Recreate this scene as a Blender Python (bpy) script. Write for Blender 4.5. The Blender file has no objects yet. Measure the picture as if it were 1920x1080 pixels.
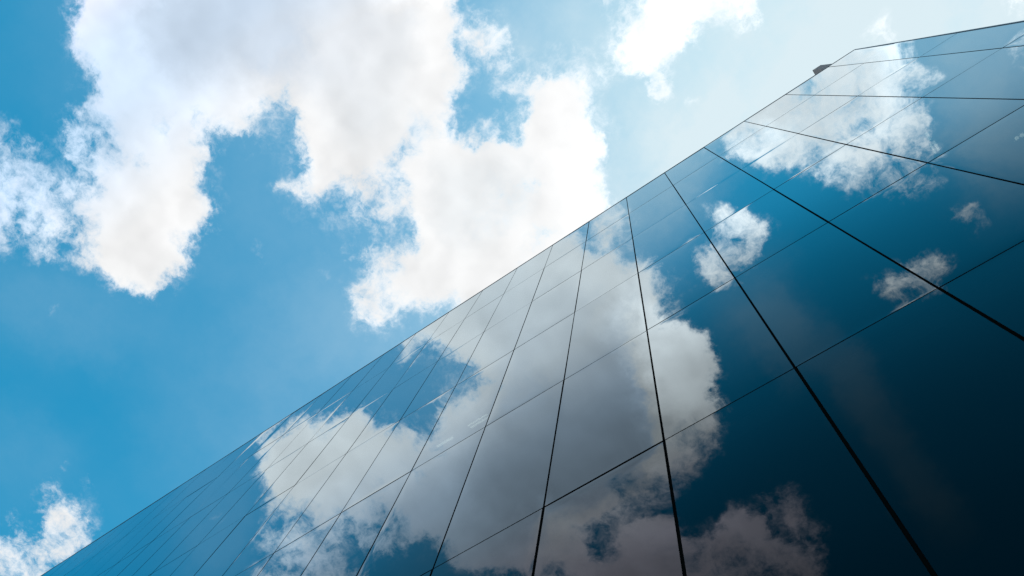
import bpy, bmesh, math, random
from mathutils import Matrix, Vector
random.seed(11)
scene = bpy.context.scene
col = scene.collection

# ------------------------------------------------------------------ camera
EYE = Vector((0.0, 0.0, 1.6))
cam_d = bpy.data.cameras.new('camera')
cam = bpy.data.objects.new('camera', cam_d)
col.objects.link(cam)
cam_d.sensor_width = 36.0
cam_d.lens = 27.84
cam_d.clip_start = 0.05
cam_d.clip_end = 5000
R3 = Matrix(((0.8191053, 0.5247158, 0.2318184),
             (0.5611342, -0.8168363, -0.1338163),
             (0.1191422, 0.2396909, -0.9635110)))          # columns: camera axes in the world
cam.matrix_world = Matrix.Translation(EYE) @ R3.to_4x4()
scene.camera = cam
scene.view_settings.view_transform = 'Standard'
scene.view_settings.look = 'None'
scene.view_settings.exposure = 0.0
scene.view_settings.gamma = 1.0

# ------------------------------------------------------------------ sun
SUN = Vector((0.225, 0.165, 0.960)).normalized()
SUN_EL = math.asin(SUN.z)
SUN_ROT = math.atan2(SUN.x, SUN.y)
sun_d = bpy.data.lights.new('sun', 'SUN')
sun_d.energy = 3.5
sun_d.angle = math.radians(0.5)
sun_d.color = (1.0, 0.95, 0.88)
sun = bpy.data.objects.new('sun', sun_d)
col.objects.link(sun)
sun.rotation_euler = SUN.to_track_quat('Z', 'Y').to_euler()

# ------------------------------------------------------------------ sky with its cloud layer
# The clouds lie on a layer overhead; u = x/z and v = y/z of a direction are the
# layer's map coordinates.  Three coarse maps say where it is cloudy, hazy, and how lit or shaded its clouds are painted.
U0, U1, V0, V1 = -1.28, 0.52, -0.92, 0.26
COVER = [
    [28,28,28,28,28,28,28,28,28,28,28,28,28,28,28,28,28,28,28,28,28,28,28,28,28,28,28,28,28,28,28,28,27,27,27,27,27,27,27,27,27,27,27,26,26,26,26,26,26,26,25,25,25,25,25,25,24,24,24,24,24,23,23,23,23,22,22,22,22,21,21,21,20,20,19,19,19,18,18,17,16,16,15,15,14,13,13,12,11,10,10,9,8,8,7,6,6,5,4,4,3,3,2,2,2,1,1,1,1,0,0,0,0,0,0,0,0,0,0,0,0,0,0,0,0,0,0,0,0,0,0,0,1,2,3,4,5,6,7,8,9,10,11,12,13,15,16,17,17,18,19,20,21,21,22,22,23,23,23,24,24,24],
    [28,28,28,28,28,28,28,28,28,28,28,28,28,28,28,28,28,28,28,28,28,28,28,28,28,28,28,28,28,28,28,28,27,27,27,27,27,27,27,27,27,27,27,26,26,26,26,26,26,26,25,25,25,25,25,24,24,24,24,24,23,23,23,23,23,22,22,22,22,21,21,21,20,20,19,19,18,18,17,17,16,16,15,14,14,13,12,12,11,10,10,9,8,7,7,6,5,5,4,4,3,3,2,2,1,1,1,1,0,0,0,0,0,0,0,0,0,0,0,0,0,0,0,0,0,0,0,0,0,0,0,0,1,2,2,3,4,6,7,8,9,10,11,12,13,14,16,16,17,18,19,20,21,21,22,22,23,23,23,23,24,24],
    [28,28,28,28,28,28,28,28,28,28,28,28,28,28,28,28,28,28,28,28,28,28,28,28,28,28,28,28,28,28,28,28,27,27,27,27,27,27,27,27,27,27,27,26,26,26,26,26,26,25,25,25,25,25,25,24,24,24,24,24,23,23,23,23,22,22,22,22,21,21,21,20,20,20,19,19,18,18,17,17,16,16,15,14,14,13,12,12,11,10,9,9,8,7,7,6,5,5,4,4,3,3,2,2,1,1,1,1,0,0,0,0,0,0,0,0,0,0,0,0,0,0,0,0,0,0,0,0,0,0,0,0,1,1,2,3,4,5,7,8,9,10,11,12,13,14,15,16,17,18,19,20,20,21,22,22,23,23,23,23,24,24],
    [28,28,28,28,28,28,28,28,28,28,28,28,28,28,28,28,28,28,28,28,28,28,28,28,28,28,28,28,28,28,28,27,27,27,27,27,27,27,27,27,27,27,26,26,26,26,26,26,26,25,25,25,25,25,24,24,24,24,24,23,23,23,23,22,22,22,22,21,21,21,20,20,20,19,19,18,18,17,17,16,16,15,15,14,13,13,12,11,11,10,9,8,8,7,6,6,5,4,4,3,3,2,2,1,1,1,1,0,0,0,0,0,0,0,0,0,0,0,0,0,0,0,0,0,0,0,0,0,0,0,0,0,0,1,2,3,4,5,6,7,9,10,11,12,13,14,15,16,17,18,19,20,20,21,22,22,23,23,23,23,24,24],
    [28,28,28,28,28,28,28,28,28,28,28,28,28,28,28,28,28,28,28,28,28,28,28,28,28,28,28,28,28,28,28,27,27,27,27,27,27,27,27,27,27,27,26,26,26,26,26,26,25,25,25,25,25,24,24,24,24,23,23,23,23,23,22,22,22,22,21,21,21,20,20,20,19,19,19,18,18,17,17,16,15,15,14,14,13,12,12,11,10,9,9,8,7,7,6,5,5,4,3,3,2,2,2,1,1,1,0,0,0,0,0,0,0,0,0,0,0,0,0,0,0,0,0,0,0,0,0,0,0,0,0,0,0,1,2,3,4,5,6,7,8,10,11,12,13,14,15,16,17,18,19,20,20,21,21,22,22,23,23,23,23,23],
    [28,28,28,28,28,28,28,28,28,28,28,28,28,28,28,28,28,28,28,28,28,28,28,28,28,28,28,28,28,28,27,27,27,27,27,27,27,27,27,27,27,26,26,26,26,26,26,25,25,25,25,24,24,24,24,24,23,23,23,23,22,22,22,22,21,21,21,21,20,20,20,19,19,19,18,18,17,17,16,16,15,14,14,13,12,12,11,10,10,9,8,8,7,6,5,5,4,4,3,3,2,2,1,1,1,0,0,0,0,0,0,0,0,0,0,0,0,0,0,0,0,0,0,0,0,0,0,0,0,0,0,0,0,0,1,2,3,5,6,7,8,9,11,12,13,14,15,16,17,18,19,19,20,21,21,22,22,23,23,23,23,23],
    [28,28,28,28,28,28,28,28,28,28,28,28,28,28,28,28,28,28,28,28,28,28,28,28,28,28,28,28,28,28,27,27,27,27,27,27,27,27,27,27,26,26,26,26,26,26,25,25,25,25,24,24,24,24,23,23,23,23,22,22,22,22,21,21,21,21,20,20,20,19,19,19,18,18,18,17,17,16,16,15,14,14,13,12,12,11,10,10,9,8,8,7,6,6,5,4,4,3,3,2,2,1,1,1,0,0,0,0,0,0,0,0,0,0,0,0,0,0,0,0,0,0,0,0,0,0,0,0,0,0,0,0,0,0,1,2,3,4,5,7,8,9,10,11,13,14,15,16,17,18,18,19,20,21,21,22,22,22,23,23,23,23],
    [28,28,28,28,28,28,28,28,28,28,28,28,28,28,28,28,28,28,28,28,28,28,28,28,28,28,28,28,28,27,27,27,27,27,27,27,27,27,27,26,26,26,26,26,25,25,25,25,25,24,24,24,24,23,23,23,22,22,22,22,21,21,21,21,20,20,20,20,19,19,19,18,18,17,17,16,16,15,15,14,14,13,12,12,11,10,10,9,8,8,7,6,6,5,4,4,3,3,2,2,1,1,0,0,0,0,0,0,0,0,0,0,0,0,0,0,0,0,0,0,0,0,0,0,0,0,0,0,0,0,0,0,0,0,0,1,3,4,5,6,7,9,10,11,12,13,14,15,16,17,18,19,20,20,21,21,22,22,23,23,23,23],
    [28,28,28,28,28,28,28,28,28,28,28,28,28,28,28,28,28,28,28,28,28,28,28,28,28,28,28,28,27,27,27,27,27,27,27,27,27,27,26,26,26,26,26,25,25,25,25,24,24,24,24,23,23,23,22,22,22,22,21,21,21,21,20,20,20,19,19,19,19,18,18,18,17,17,16,16,15,15,14,14,13,12,12,11,10,10,9,8,8,7,6,6,5,4,4,3,2,2,1,1,1,0,0,0,0,0,0,0,0,0,0,0,0,0,0,0,0,0,0,0,0,0,0,0,0,0,0,0,0,0,0,0,0,0,0,1,2,3,5,6,7,8,10,11,12,13,14,15,16,17,18,19,19,20,21,21,22,22,22,23,23,23],
    [28,28,28,28,28,28,28,28,28,28,28,28,28,28,28,28,28,28,28,28,28,28,28,28,28,28,28,27,27,27,27,27,27,27,27,27,27,26,26,26,26,26,25,25,25,25,24,24,24,24,23,23,23,22,22,22,21,21,21,20,20,20,20,19,19,19,18,18,18,17,17,17,16,16,15,15,14,14,13,13,12,12,11,10,10,9,8,8,7,6,5,5,4,4,3,2,2,1,1,0,0,0,0,0,0,0,0,0,0,0,0,0,0,0,0,0,0,0,0,0,0,0,0,0,0,0,0,0,0,0,0,0,0,0,0,0,2,3,4,5,7,8,9,10,12,13,14,15,16,17,18,18,19,20,20,21,21,22,22,22,23,23],
    [28,28,28,28,28,28,28,28,28,28,28,28,28,28,28,28,28,28,28,28,28,28,28,28,28,28,27,27,27,27,27,27,27,27,27,27,26,26,26,26,26,25,25,25,25,24,24,24,23,23,23,22,22,22,21,21,21,20,20,20,19,19,19,18,18,18,18,17,17,17,16,16,16,15,15,14,14,13,13,12,11,11,10,9,9,8,7,7,6,5,5,4,3,3,2,2,1,1,0,0,0,0,0,0,0,0,0,0,0,0,0,0,0,0,0,0,0,0,0,0,0,0,0,0,0,0,0,0,0,0,0,0,0,0,0,0,1,2,4,5,6,7,9,10,11,12,13,14,15,16,17,18,19,20,20,21,21,22,22,22,22,22],
    [28,28,28,28,28,28,28,28,28,28,28,28,28,28,28,28,28,28,28,28,28,28,28,28,28,27,27,27,27,27,27,27,27,27,27,26,26,26,26,26,25,25,25,25,24,24,24,23,23,23,22,22,21,21,21,20,20,19,19,19,18,18,18,18,17,17,17,16,16,16,15,15,15,14,14,13,13,12,12,11,10,10,9,8,8,7,6,6,5,4,4,3,2,2,1,1,0,0,0,0,0,0,0,0,0,0,0,0,0,0,0,0,0,0,0,0,0,0,0,0,0,0,0,0,0,0,0,0,0,0,0,0,0,0,0,0,1,2,3,4,6,7,8,9,11,12,13,14,15,16,17,18,19,19,20,20,21,21,22,22,22,22],
    [28,28,28,28,28,28,28,28,28,28,28,28,28,28,28,28,28,28,28,28,28,28,28,28,27,27,27,27,27,27,27,27,27,27,26,26,26,26,26,25,25,25,25,24,24,24,23,23,22,22,22,21,21,20,20,19,19,19,18,18,18,17,17,17,16,16,16,15,15,15,14,14,14,13,13,12,12,11,11,10,9,9,8,7,7,6,5,5,4,3,3,2,1,1,0,0,0,0,0,0,0,0,0,0,0,0,0,0,0,0,0,0,0,0,0,0,0,0,0,0,0,0,0,0,0,0,0,0,0,0,0,0,0,0,0,0,0,1,3,4,5,6,8,9,10,11,13,14,15,16,17,17,18,19,20,20,21,21,21,22,22,22],
    [28,28,28,28,28,28,28,28,28,28,28,28,28,28,28,28,28,28,28,28,28,28,28,27,27,27,27,27,27,27,27,27,27,27,26,26,26,26,25,25,25,25,24,24,23,23,23,22,22,21,21,20,20,19,19,19,18,18,17,17,17,16,16,16,15,15,15,14,14,14,13,13,13,12,12,11,11,10,10,9,8,8,7,6,6,5,4,4,3,2,2,1,0,0,0,0,0,0,0,1,1,1,1,1,0,0,0,0,0,0,0,0,0,0,0,0,0,0,0,0,0,0,0,0,0,0,0,0,0,0,0,0,0,0,0,0,0,1,2,3,5,6,7,8,10,11,12,13,14,15,16,17,18,19,19,20,20,21,21,21,22,22],
    [28,28,28,28,28,28,28,28,28,28,28,28,28,28,28,28,28,28,28,28,28,28,27,27,27,27,27,27,27,27,27,27,27,26,26,26,26,26,25,25,25,24,24,23,23,23,22,22,21,21,20,20,19,19,18,18,17,17,16,16,15,15,15,14,14,14,14,13,13,13,12,12,12,11,11,10,10,9,8,8,7,7,6,5,5,4,3,3,2,1,1,0,0,0,0,0,0,0,1,2,3,4,5,3,2,0,0,0,0,0,0,0,0,0,0,0,0,0,0,0,0,0,0,0,0,0,0,0,0,0,0,0,0,0,0,0,0,0,1,3,4,5,7,8,9,10,12,13,14,15,16,17,17,18,19,19,20,20,21,21,21,21],
    [28,28,28,28,28,28,28,28,28,28,28,28,28,28,28,28,28,28,28,28,27,27,27,27,27,27,27,27,27,27,27,27,26,26,26,26,26,25,25,25,24,24,23,23,23,22,22,21,21,20,19,19,18,18,17,16,16,15,15,15,14,14,14,13,13,13,13,12,12,12,11,11,11,10,10,9,9,8,7,7,6,5,5,4,3,3,2,1,1,0,0,0,0,0,0,0,1,2,3,5,8,13,20,12,4,1,0,0,0,0,0,0,0,0,0,0,0,0,0,0,0,0,0,0,0,0,0,0,0,0,0,0,0,0,0,0,0,0,1,2,3,5,6,7,9,10,11,12,13,14,15,16,17,18,18,19,20,20,20,21,21,21],
    [28,28,28,28,28,28,28,28,28,28,28,28,28,28,28,28,28,28,28,27,27,27,27,27,27,27,27,27,27,27,27,26,26,26,26,26,25,25,25,24,24,24,23,23,22,22,21,20,20,19,19,18,17,17,16,15,15,14,14,13,13,12,12,12,12,12,11,11,11,11,10,10,9,9,8,8,7,7,6,6,5,4,4,3,2,2,1,0,0,0,0,0,0,0,1,1,3,5,7,12,24,42,52,33,9,3,1,0,0,0,0,0,0,0,0,0,0,0,0,0,0,0,0,0,0,0,0,0,0,0,0,0,0,0,0,0,0,0,0,1,3,4,6,7,8,9,11,12,13,14,15,16,17,17,18,19,19,20,20,20,20,21],
    [28,28,28,28,28,28,28,28,28,28,28,28,28,28,28,28,28,27,27,27,27,27,27,27,27,27,27,27,27,27,26,26,26,26,26,25,25,25,24,24,24,23,23,22,22,21,20,20,19,18,18,17,16,16,15,14,13,13,12,12,11,11,11,11,10,10,10,10,10,9,9,9,8,8,7,7,6,6,5,4,4,3,2,2,1,0,0,0,0,0,0,0,1,1,2,4,6,10,20,39,58,71,75,58,21,6,2,0,0,0,0,0,0,0,0,0,0,0,0,0,0,0,0,0,0,0,0,0,0,0,0,0,0,0,0,0,0,0,0,1,2,4,5,6,8,9,10,11,12,13,14,15,16,17,18,18,19,19,20,20,20,20],
    [28,28,28,28,28,28,28,28,28,28,28,28,28,28,28,27,27,27,27,27,27,27,27,27,27,27,27,27,27,26,26,26,26,26,25,25,25,25,24,24,23,23,22,22,21,20,20,19,18,18,17,16,15,14,14,13,12,11,11,10,10,9,9,9,9,9,9,9,8,8,8,7,7,7,6,6,5,5,4,3,3,2,1,0,0,0,0,0,0,0,1,1,2,4,6,9,17,33,53,67,74,79,82,74,42,11,4,1,0,0,0,0,0,0,0,0,0,0,0,0,0,0,0,0,0,0,0,0,0,0,0,0,0,0,0,0,0,0,0,0,2,3,4,6,7,8,9,11,12,13,14,15,16,16,17,18,18,19,19,19,20,20],
    [28,28,28,28,28,28,28,28,28,28,28,28,27,27,27,27,27,27,27,27,27,27,27,27,27,27,27,27,26,26,26,26,26,25,25,25,25,24,24,23,23,22,22,21,21,20,19,18,18,17,16,15,14,13,12,12,11,10,9,9,8,8,8,8,8,8,8,7,7,7,7,6,6,5,5,4,4,3,3,2,1,1,0,0,0,0,0,0,0,1,2,3,5,8,14,29,48,63,71,73,73,76,82,81,61,22,6,2,1,0,0,0,0,0,0,0,0,0,0,0,0,0,0,0,0,0,0,0,0,0,0,0,0,0,0,0,0,0,0,0,1,2,4,5,6,8,9,10,11,12,13,14,15,16,17,17,18,18,19,19,19,19],
    [28,28,28,28,28,28,28,28,28,28,27,27,27,27,27,27,27,27,27,27,27,27,27,27,27,27,27,26,26,26,26,26,26,25,25,25,24,24,24,23,23,22,21,21,20,19,18,18,17,16,15,14,13,12,11,10,9,8,7,7,6,6,6,6,6,6,6,6,6,6,6,5,5,4,4,3,3,2,2,1,0,0,0,0,0,0,0,1,2,3,5,7,12,24,43,60,70,72,71,69,67,70,77,80,68,38,11,4,1,0,0,0,0,0,0,0,0,0,0,0,0,0,0,0,0,0,0,0,0,0,0,0,0,0,0,0,0,0,0,0,0,2,3,4,6,7,8,10,11,12,13,14,15,15,16,17,17,18,18,19,19,19],
    [28,28,28,28,28,28,28,27,27,27,27,27,27,27,27,27,27,27,27,27,27,27,27,27,27,26,26,26,26,26,26,26,25,25,25,24,24,24,23,23,22,22,21,20,19,19,18,17,16,15,14,13,12,11,10,9,8,7,5,4,4,4,4,4,5,5,5,5,5,5,4,4,4,3,3,2,2,1,0,0,0,0,0,0,0,1,1,2,4,7,10,20,38,56,68,72,72,69,66,64,64,66,72,78,68,48,25,9,3,1,0,0,0,0,0,0,0,0,0,0,0,0,0,0,0,0,0,0,0,0,0,0,0,0,0,0,0,0,0,0,0,1,3,4,5,7,8,9,10,11,12,13,14,15,16,16,17,17,18,18,18,18],
    [28,28,27,27,27,27,27,27,27,27,27,27,27,27,27,27,27,27,27,27,27,27,27,27,26,26,26,26,26,26,26,25,25,25,25,24,24,23,23,22,22,21,20,20,19,18,17,16,15,14,13,12,11,9,8,7,6,5,3,2,0,2,2,3,3,4,4,4,4,4,3,3,3,2,1,1,0,0,0,0,0,0,0,1,1,2,4,6,9,17,33,52,66,72,72,70,67,65,63,63,63,64,69,76,68,51,39,21,6,2,0,0,0,0,0,0,0,0,0,0,0,0,0,0,0,0,0,0,0,0,0,0,0,0,0,0,0,0,0,0,0,1,2,3,5,6,7,8,10,11,12,13,14,14,15,16,16,17,17,18,18,18],
    [27,27,27,27,27,27,27,27,27,27,27,27,27,27,27,27,27,27,27,27,27,27,26,26,26,26,26,26,26,26,25,25,25,25,24,24,24,23,23,22,22,21,20,19,18,17,16,15,14,13,12,11,9,8,7,6,4,3,2,0,0,0,1,1,2,2,3,3,3,3,2,2,2,1,0,0,0,0,0,0,0,0,1,2,3,5,8,14,29,48,64,71,72,71,68,65,64,63,62,62,63,65,71,76,67,52,45,30,10,3,1,0,0,0,0,0,0,0,0,0,0,0,0,0,0,0,0,0,0,0,0,0,0,0,0,0,0,0,0,0,0,0,1,3,4,5,7,8,9,10,11,12,13,14,15,15,16,16,17,17,17,17],
    [27,27,27,27,27,27,27,27,27,27,27,27,27,27,27,27,27,27,27,26,26,26,26,26,26,26,26,26,25,25,25,25,25,24,24,24,23,23,22,22,21,20,20,19,18,17,16,14,13,12,11,9,8,7,6,4,3,2,0,0,0,0,0,0,1,1,2,2,2,2,1,1,1,0,0,0,0,0,0,0,1,2,3,5,7,12,24,44,62,73,75,73,69,66,64,63,62,62,62,62,64,67,74,77,63,50,47,35,14,3,1,0,0,0,0,0,0,0,0,0,0,0,0,0,0,0,0,0,0,0,0,0,0,0,0,0,0,0,0,0,0,0,1,2,3,5,6,7,8,9,10,11,12,13,14,15,15,16,16,17,17,17],
    [27,27,27,27,27,27,27,27,27,27,27,27,27,27,27,27,27,26,26,26,26,26,26,26,26,26,26,25,25,25,25,25,24,24,24,24,23,23,22,22,21,20,19,18,17,16,15,14,12,11,10,8,7,6,4,3,1,0,0,0,0,0,0,0,0,1,1,1,1,1,1,0,0,0,0,0,0,0,1,1,2,4,7,11,20,39,59,73,81,83,78,71,66,63,62,62,62,62,62,63,66,71,77,74,53,47,47,37,16,4,1,0,0,0,0,0,0,0,0,0,0,0,0,0,0,0,0,0,0,0,0,0,0,0,0,0,0,0,0,0,0,0,0,1,3,4,5,6,8,9,10,11,12,13,13,14,15,15,16,16,16,16],
    [27,27,27,27,27,27,27,27,27,27,27,27,27,27,26,26,26,26,26,26,26,26,26,26,25,25,25,25,25,25,25,24,24,24,24,23,23,23,22,21,21,20,19,18,17,16,14,13,11,10,9,7,6,4,3,1,0,0,0,0,0,0,0,0,0,0,0,1,1,0,0,0,0,0,0,0,1,1,2,4,6,9,17,34,54,70,80,86,88,87,82,72,65,63,62,62,62,62,64,66,71,76,77,62,40,45,47,37,15,4,1,0,0,0,0,0,0,0,0,0,0,0,0,0,0,0,0,0,0,0,0,0,0,0,0,0,0,0,0,0,0,0,0,1,2,3,5,6,7,8,9,10,11,12,13,14,14,15,15,15,16,16],
    [27,27,27,27,27,27,27,27,27,27,27,27,26,26,26,26,26,26,26,26,26,26,25,25,25,25,25,25,25,24,24,24,24,24,23,23,23,22,22,21,21,20,19,18,16,15,14,12,11,9,7,6,4,3,1,0,0,0,0,0,0,0,0,0,0,0,0,0,0,0,0,0,0,0,0,1,2,3,5,8,14,29,49,67,78,85,88,89,89,89,86,77,68,64,62,62,63,64,67,72,78,80,70,41,31,44,46,36,14,4,1,0,0,0,0,0,0,0,0,0,0,0,0,0,0,0,0,0,0,0,0,0,0,0,0,0,0,0,0,0,0,0,0,0,1,3,4,5,6,8,9,10,11,11,12,13,14,14,15,15,15,15],
    [27,27,27,27,27,27,27,27,27,26,26,26,26,26,26,26,26,26,26,25,25,25,25,25,25,25,25,24,24,24,24,24,24,23,23,23,23,22,22,21,20,20,19,17,16,15,13,11,10,8,6,5,3,1,0,0,0,0,0,0,0,0,0,0,0,0,0,0,0,0,0,0,0,1,2,3,5,7,12,24,44,63,76,84,88,89,89,89,89,89,88,83,73,66,63,63,64,68,73,80,84,82,60,27,31,44,46,35,13,4,1,0,0,0,0,0,0,0,0,0,0,0,0,0,0,0,0,0,0,0,0,0,0,0,0,0,0,0,0,0,0,0,0,0,1,2,3,5,6,7,8,9,10,11,12,12,13,14,14,14,14,15],
    [27,27,27,27,27,26,26,26,26,26,26,26,26,26,26,26,25,25,25,25,25,25,25,25,24,24,24,24,24,24,24,23,23,23,23,23,22,22,22,21,20,20,19,17,16,14,13,11,9,7,5,3,2,0,0,0,0,0,0,0,0,0,0,0,0,0,0,0,0,0,0,1,1,3,4,7,11,20,39,58,73,82,87,89,89,89,89,89,89,89,89,87,79,70,65,65,67,73,80,86,88,83,59,29,32,42,45,35,13,4,1,0,0,0,0,0,0,0,0,0,0,0,0,0,0,0,0,0,0,0,0,0,0,0,0,0,0,0,0,0,0,0,0,0,0,1,3,4,5,6,7,8,9,10,11,12,12,13,13,14,14,14],
    [26,26,26,26,26,26,26,26,26,26,26,26,26,26,25,25,25,25,25,25,25,24,24,24,24,24,24,24,23,23,23,23,23,23,23,23,22,22,22,21,21,20,19,17,16,14,12,10,8,6,4,2,0,0,0,0,0,0,0,0,0,0,0,0,0,0,0,0,0,0,1,2,4,6,9,17,34,53,70,80,86,88,89,89,89,89,89,89,89,89,89,88,84,76,69,67,65,68,79,86,87,81,58,31,30,39,44,34,13,3,1,0,0,0,0,0,0,0,0,0,0,0,0,0,0,0,0,0,0,0,0,0,0,0,0,0,0,0,0,0,0,0,0,0,0,1,2,3,5,6,7,8,9,10,10,11,12,12,13,13,13,13],
    [26,26,26,26,26,26,26,26,26,26,26,25,25,25,25,25,25,25,24,24,24,24,24,24,23,23,23,23,23,23,23,23,23,23,22,22,22,22,22,21,21,20,19,18,16,14,12,9,7,4,2,0,0,0,0,0,0,0,0,0,0,0,0,0,0,0,0,0,0,1,2,5,8,14,29,48,66,78,85,88,89,89,89,89,89,89,89,89,89,89,89,89,87,80,70,57,39,37,62,80,81,71,42,22,29,34,40,30,10,3,1,0,0,0,0,0,0,0,0,0,0,0,0,0,0,0,0,0,0,0,0,0,0,0,0,0,0,0,0,0,0,0,0,0,0,0,1,3,4,5,6,7,8,9,10,10,11,12,12,12,13,13],
    [26,26,26,26,26,26,26,26,25,25,25,25,25,25,25,24,24,24,24,24,24,23,23,23,23,23,23,23,22,22,22,22,22,22,22,22,22,22,22,22,21,21,20,18,17,14,12,9,5,3,0,0,0,0,0,0,0,0,0,0,0,0,0,0,0,0,0,0,1,2,4,9,20,41,62,75,83,87,89,89,89,89,89,89,89,89,89,89,89,89,89,89,88,77,55,28,13,13,33,60,63,47,20,13,26,31,32,22,7,2,1,0,0,0,0,0,0,0,0,0,0,0,0,0,0,0,0,0,0,0,0,0,0,0,0,0,0,0,0,0,0,0,0,0,0,0,1,2,3,4,6,7,7,8,9,10,10,11,11,12,12,12],
    [26,26,26,26,25,25,25,25,25,25,25,25,25,24,24,24,24,24,23,23,23,23,23,22,22,22,22,22,22,22,22,22,22,22,22,22,22,22,22,22,22,21,21,19,18,15,12,8,4,0,0,0,0,0,0,0,0,0,0,0,0,0,0,0,0,0,0,1,2,4,10,23,42,60,75,84,87,88,89,89,89,89,89,89,89,89,89,89,89,89,89,89,86,68,30,11,7,6,11,24,28,17,8,8,18,21,16,10,3,1,0,0,0,0,0,0,0,0,0,0,0,0,0,0,0,0,0,0,0,0,0,0,0,0,0,0,0,0,0,0,0,0,0,0,0,0,0,1,3,4,5,6,7,8,9,9,10,10,11,11,11,11],
    [25,25,25,25,25,25,25,25,25,25,24,24,24,24,24,23,23,23,23,23,22,22,22,22,22,21,21,21,21,21,21,21,21,21,22,22,22,22,23,23,23,23,22,21,19,17,13,8,2,1,0,0,0,0,0,0,0,0,0,0,0,0,0,0,0,0,1,2,5,12,24,37,51,63,73,80,83,80,82,88,89,89,88,85,85,87,89,89,89,89,89,89,82,59,19,7,3,2,4,5,6,5,4,3,7,7,4,3,2,1,0,0,0,0,0,0,0,0,0,0,0,0,0,0,0,0,0,0,0,0,0,0,0,0,0,0,0,0,0,0,0,0,0,0,0,0,0,1,2,3,4,5,6,7,8,9,9,10,10,10,11,11],
    [25,25,25,25,25,25,25,24,24,24,24,24,24,23,23,23,23,22,22,22,22,22,21,21,21,21,21,20,20,20,20,20,20,21,21,21,22,22,23,23,24,24,24,23,22,20,15,7,4,2,1,0,0,0,0,0,0,0,0,0,0,0,0,0,0,1,2,5,11,20,30,41,51,60,68,74,68,56,62,82,89,88,81,64,58,71,83,87,89,89,89,85,74,46,14,5,2,1,1,2,2,2,1,1,2,2,2,1,1,0,0,0,0,0,0,0,0,0,0,0,0,0,0,0,0,0,0,0,0,0,0,0,0,0,0,0,0,0,0,0,0,0,0,0,0,0,0,1,2,3,4,5,6,6,7,8,9,9,9,10,10,10],
    [24,24,24,24,24,24,24,24,24,24,23,23,23,23,23,22,22,22,22,21,21,21,20,20,20,20,20,20,19,19,19,20,20,20,20,21,22,23,23,24,25,26,26,26,26,24,21,11,7,4,2,1,0,0,0,0,0,0,0,0,0,0,0,0,0,1,3,8,14,22,30,39,48,57,69,71,56,45,57,80,88,86,69,37,30,39,60,75,82,85,83,76,54,24,9,5,2,1,1,1,1,1,0,0,0,1,0,0,0,0,0,0,0,0,0,0,0,0,0,0,0,0,0,0,0,0,0,0,0,0,0,0,0,0,0,0,0,0,0,0,0,0,0,0,0,0,0,0,1,2,3,4,5,6,7,7,8,8,9,9,9,9],
    [24,24,24,24,24,24,24,23,23,23,23,23,22,22,22,22,21,21,21,21,20,20,20,19,19,19,19,19,18,18,18,19,19,19,20,20,21,22,24,25,26,27,28,29,30,32,27,18,10,6,3,1,1,0,0,0,0,0,0,0,0,0,0,0,0,1,2,6,12,19,27,36,46,62,77,72,63,62,73,86,89,86,67,34,29,28,30,42,56,67,65,51,28,13,10,8,5,4,3,2,2,1,1,0,0,0,0,0,0,0,0,0,0,0,0,0,0,0,0,0,0,0,0,0,0,0,0,0,0,0,0,0,0,0,0,0,0,0,0,0,0,0,0,0,0,0,0,0,1,2,3,4,4,5,6,7,7,8,8,9,9,9],
    [24,23,23,23,23,23,23,23,23,22,22,22,22,22,21,21,21,20,20,20,19,19,19,18,18,18,18,17,17,17,17,17,18,18,19,20,21,22,24,26,28,29,31,33,35,34,32,26,16,8,5,2,1,0,0,0,0,0,0,0,0,0,0,1,1,1,2,4,9,16,25,36,53,78,87,85,83,84,87,90,90,87,72,37,30,30,29,27,28,32,31,26,23,21,21,21,15,9,8,7,5,3,2,1,0,0,0,0,0,0,0,0,0,0,0,0,0,0,0,0,0,0,0,0,0,0,0,0,0,0,0,0,0,0,0,0,0,0,0,0,0,0,0,0,0,0,0,0,0,1,2,3,4,5,5,6,7,7,8,8,8,8],
    [23,23,23,23,23,23,22,22,22,22,22,21,21,21,20,20,20,19,19,19,18,18,18,17,17,17,17,16,16,16,16,16,16,17,18,19,20,22,24,27,29,31,33,36,36,35,33,28,21,11,7,4,2,1,0,0,0,0,0,0,0,0,0,1,2,2,4,6,9,16,26,44,74,89,93,92,92,92,91,91,91,89,75,47,37,35,35,32,29,27,27,28,28,27,27,27,26,28,32,26,17,10,6,3,1,0,0,0,0,0,0,0,0,0,0,0,0,0,0,0,0,0,0,0,0,0,0,0,0,0,0,0,0,0,0,0,0,0,0,0,0,0,0,0,0,0,0,0,0,1,2,2,3,4,5,6,6,7,7,7,7,8],
    [22,22,22,22,22,22,22,22,21,21,21,21,20,20,20,19,19,19,18,18,17,17,17,16,16,16,15,15,15,15,15,15,15,15,16,17,19,21,24,28,31,34,36,36,36,33,30,28,24,17,10,6,3,2,1,0,0,0,0,0,0,0,0,1,2,4,7,11,16,24,45,74,89,94,94,94,93,93,92,92,91,90,81,74,69,65,64,54,39,31,30,30,31,32,34,36,42,50,54,53,47,37,22,11,3,1,0,0,0,0,0,0,0,0,0,0,0,0,0,0,0,0,0,0,0,0,0,0,0,0,0,0,0,0,0,0,0,0,0,0,0,0,0,0,0,0,0,0,0,0,1,2,3,4,4,5,5,6,6,7,7,7],
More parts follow.
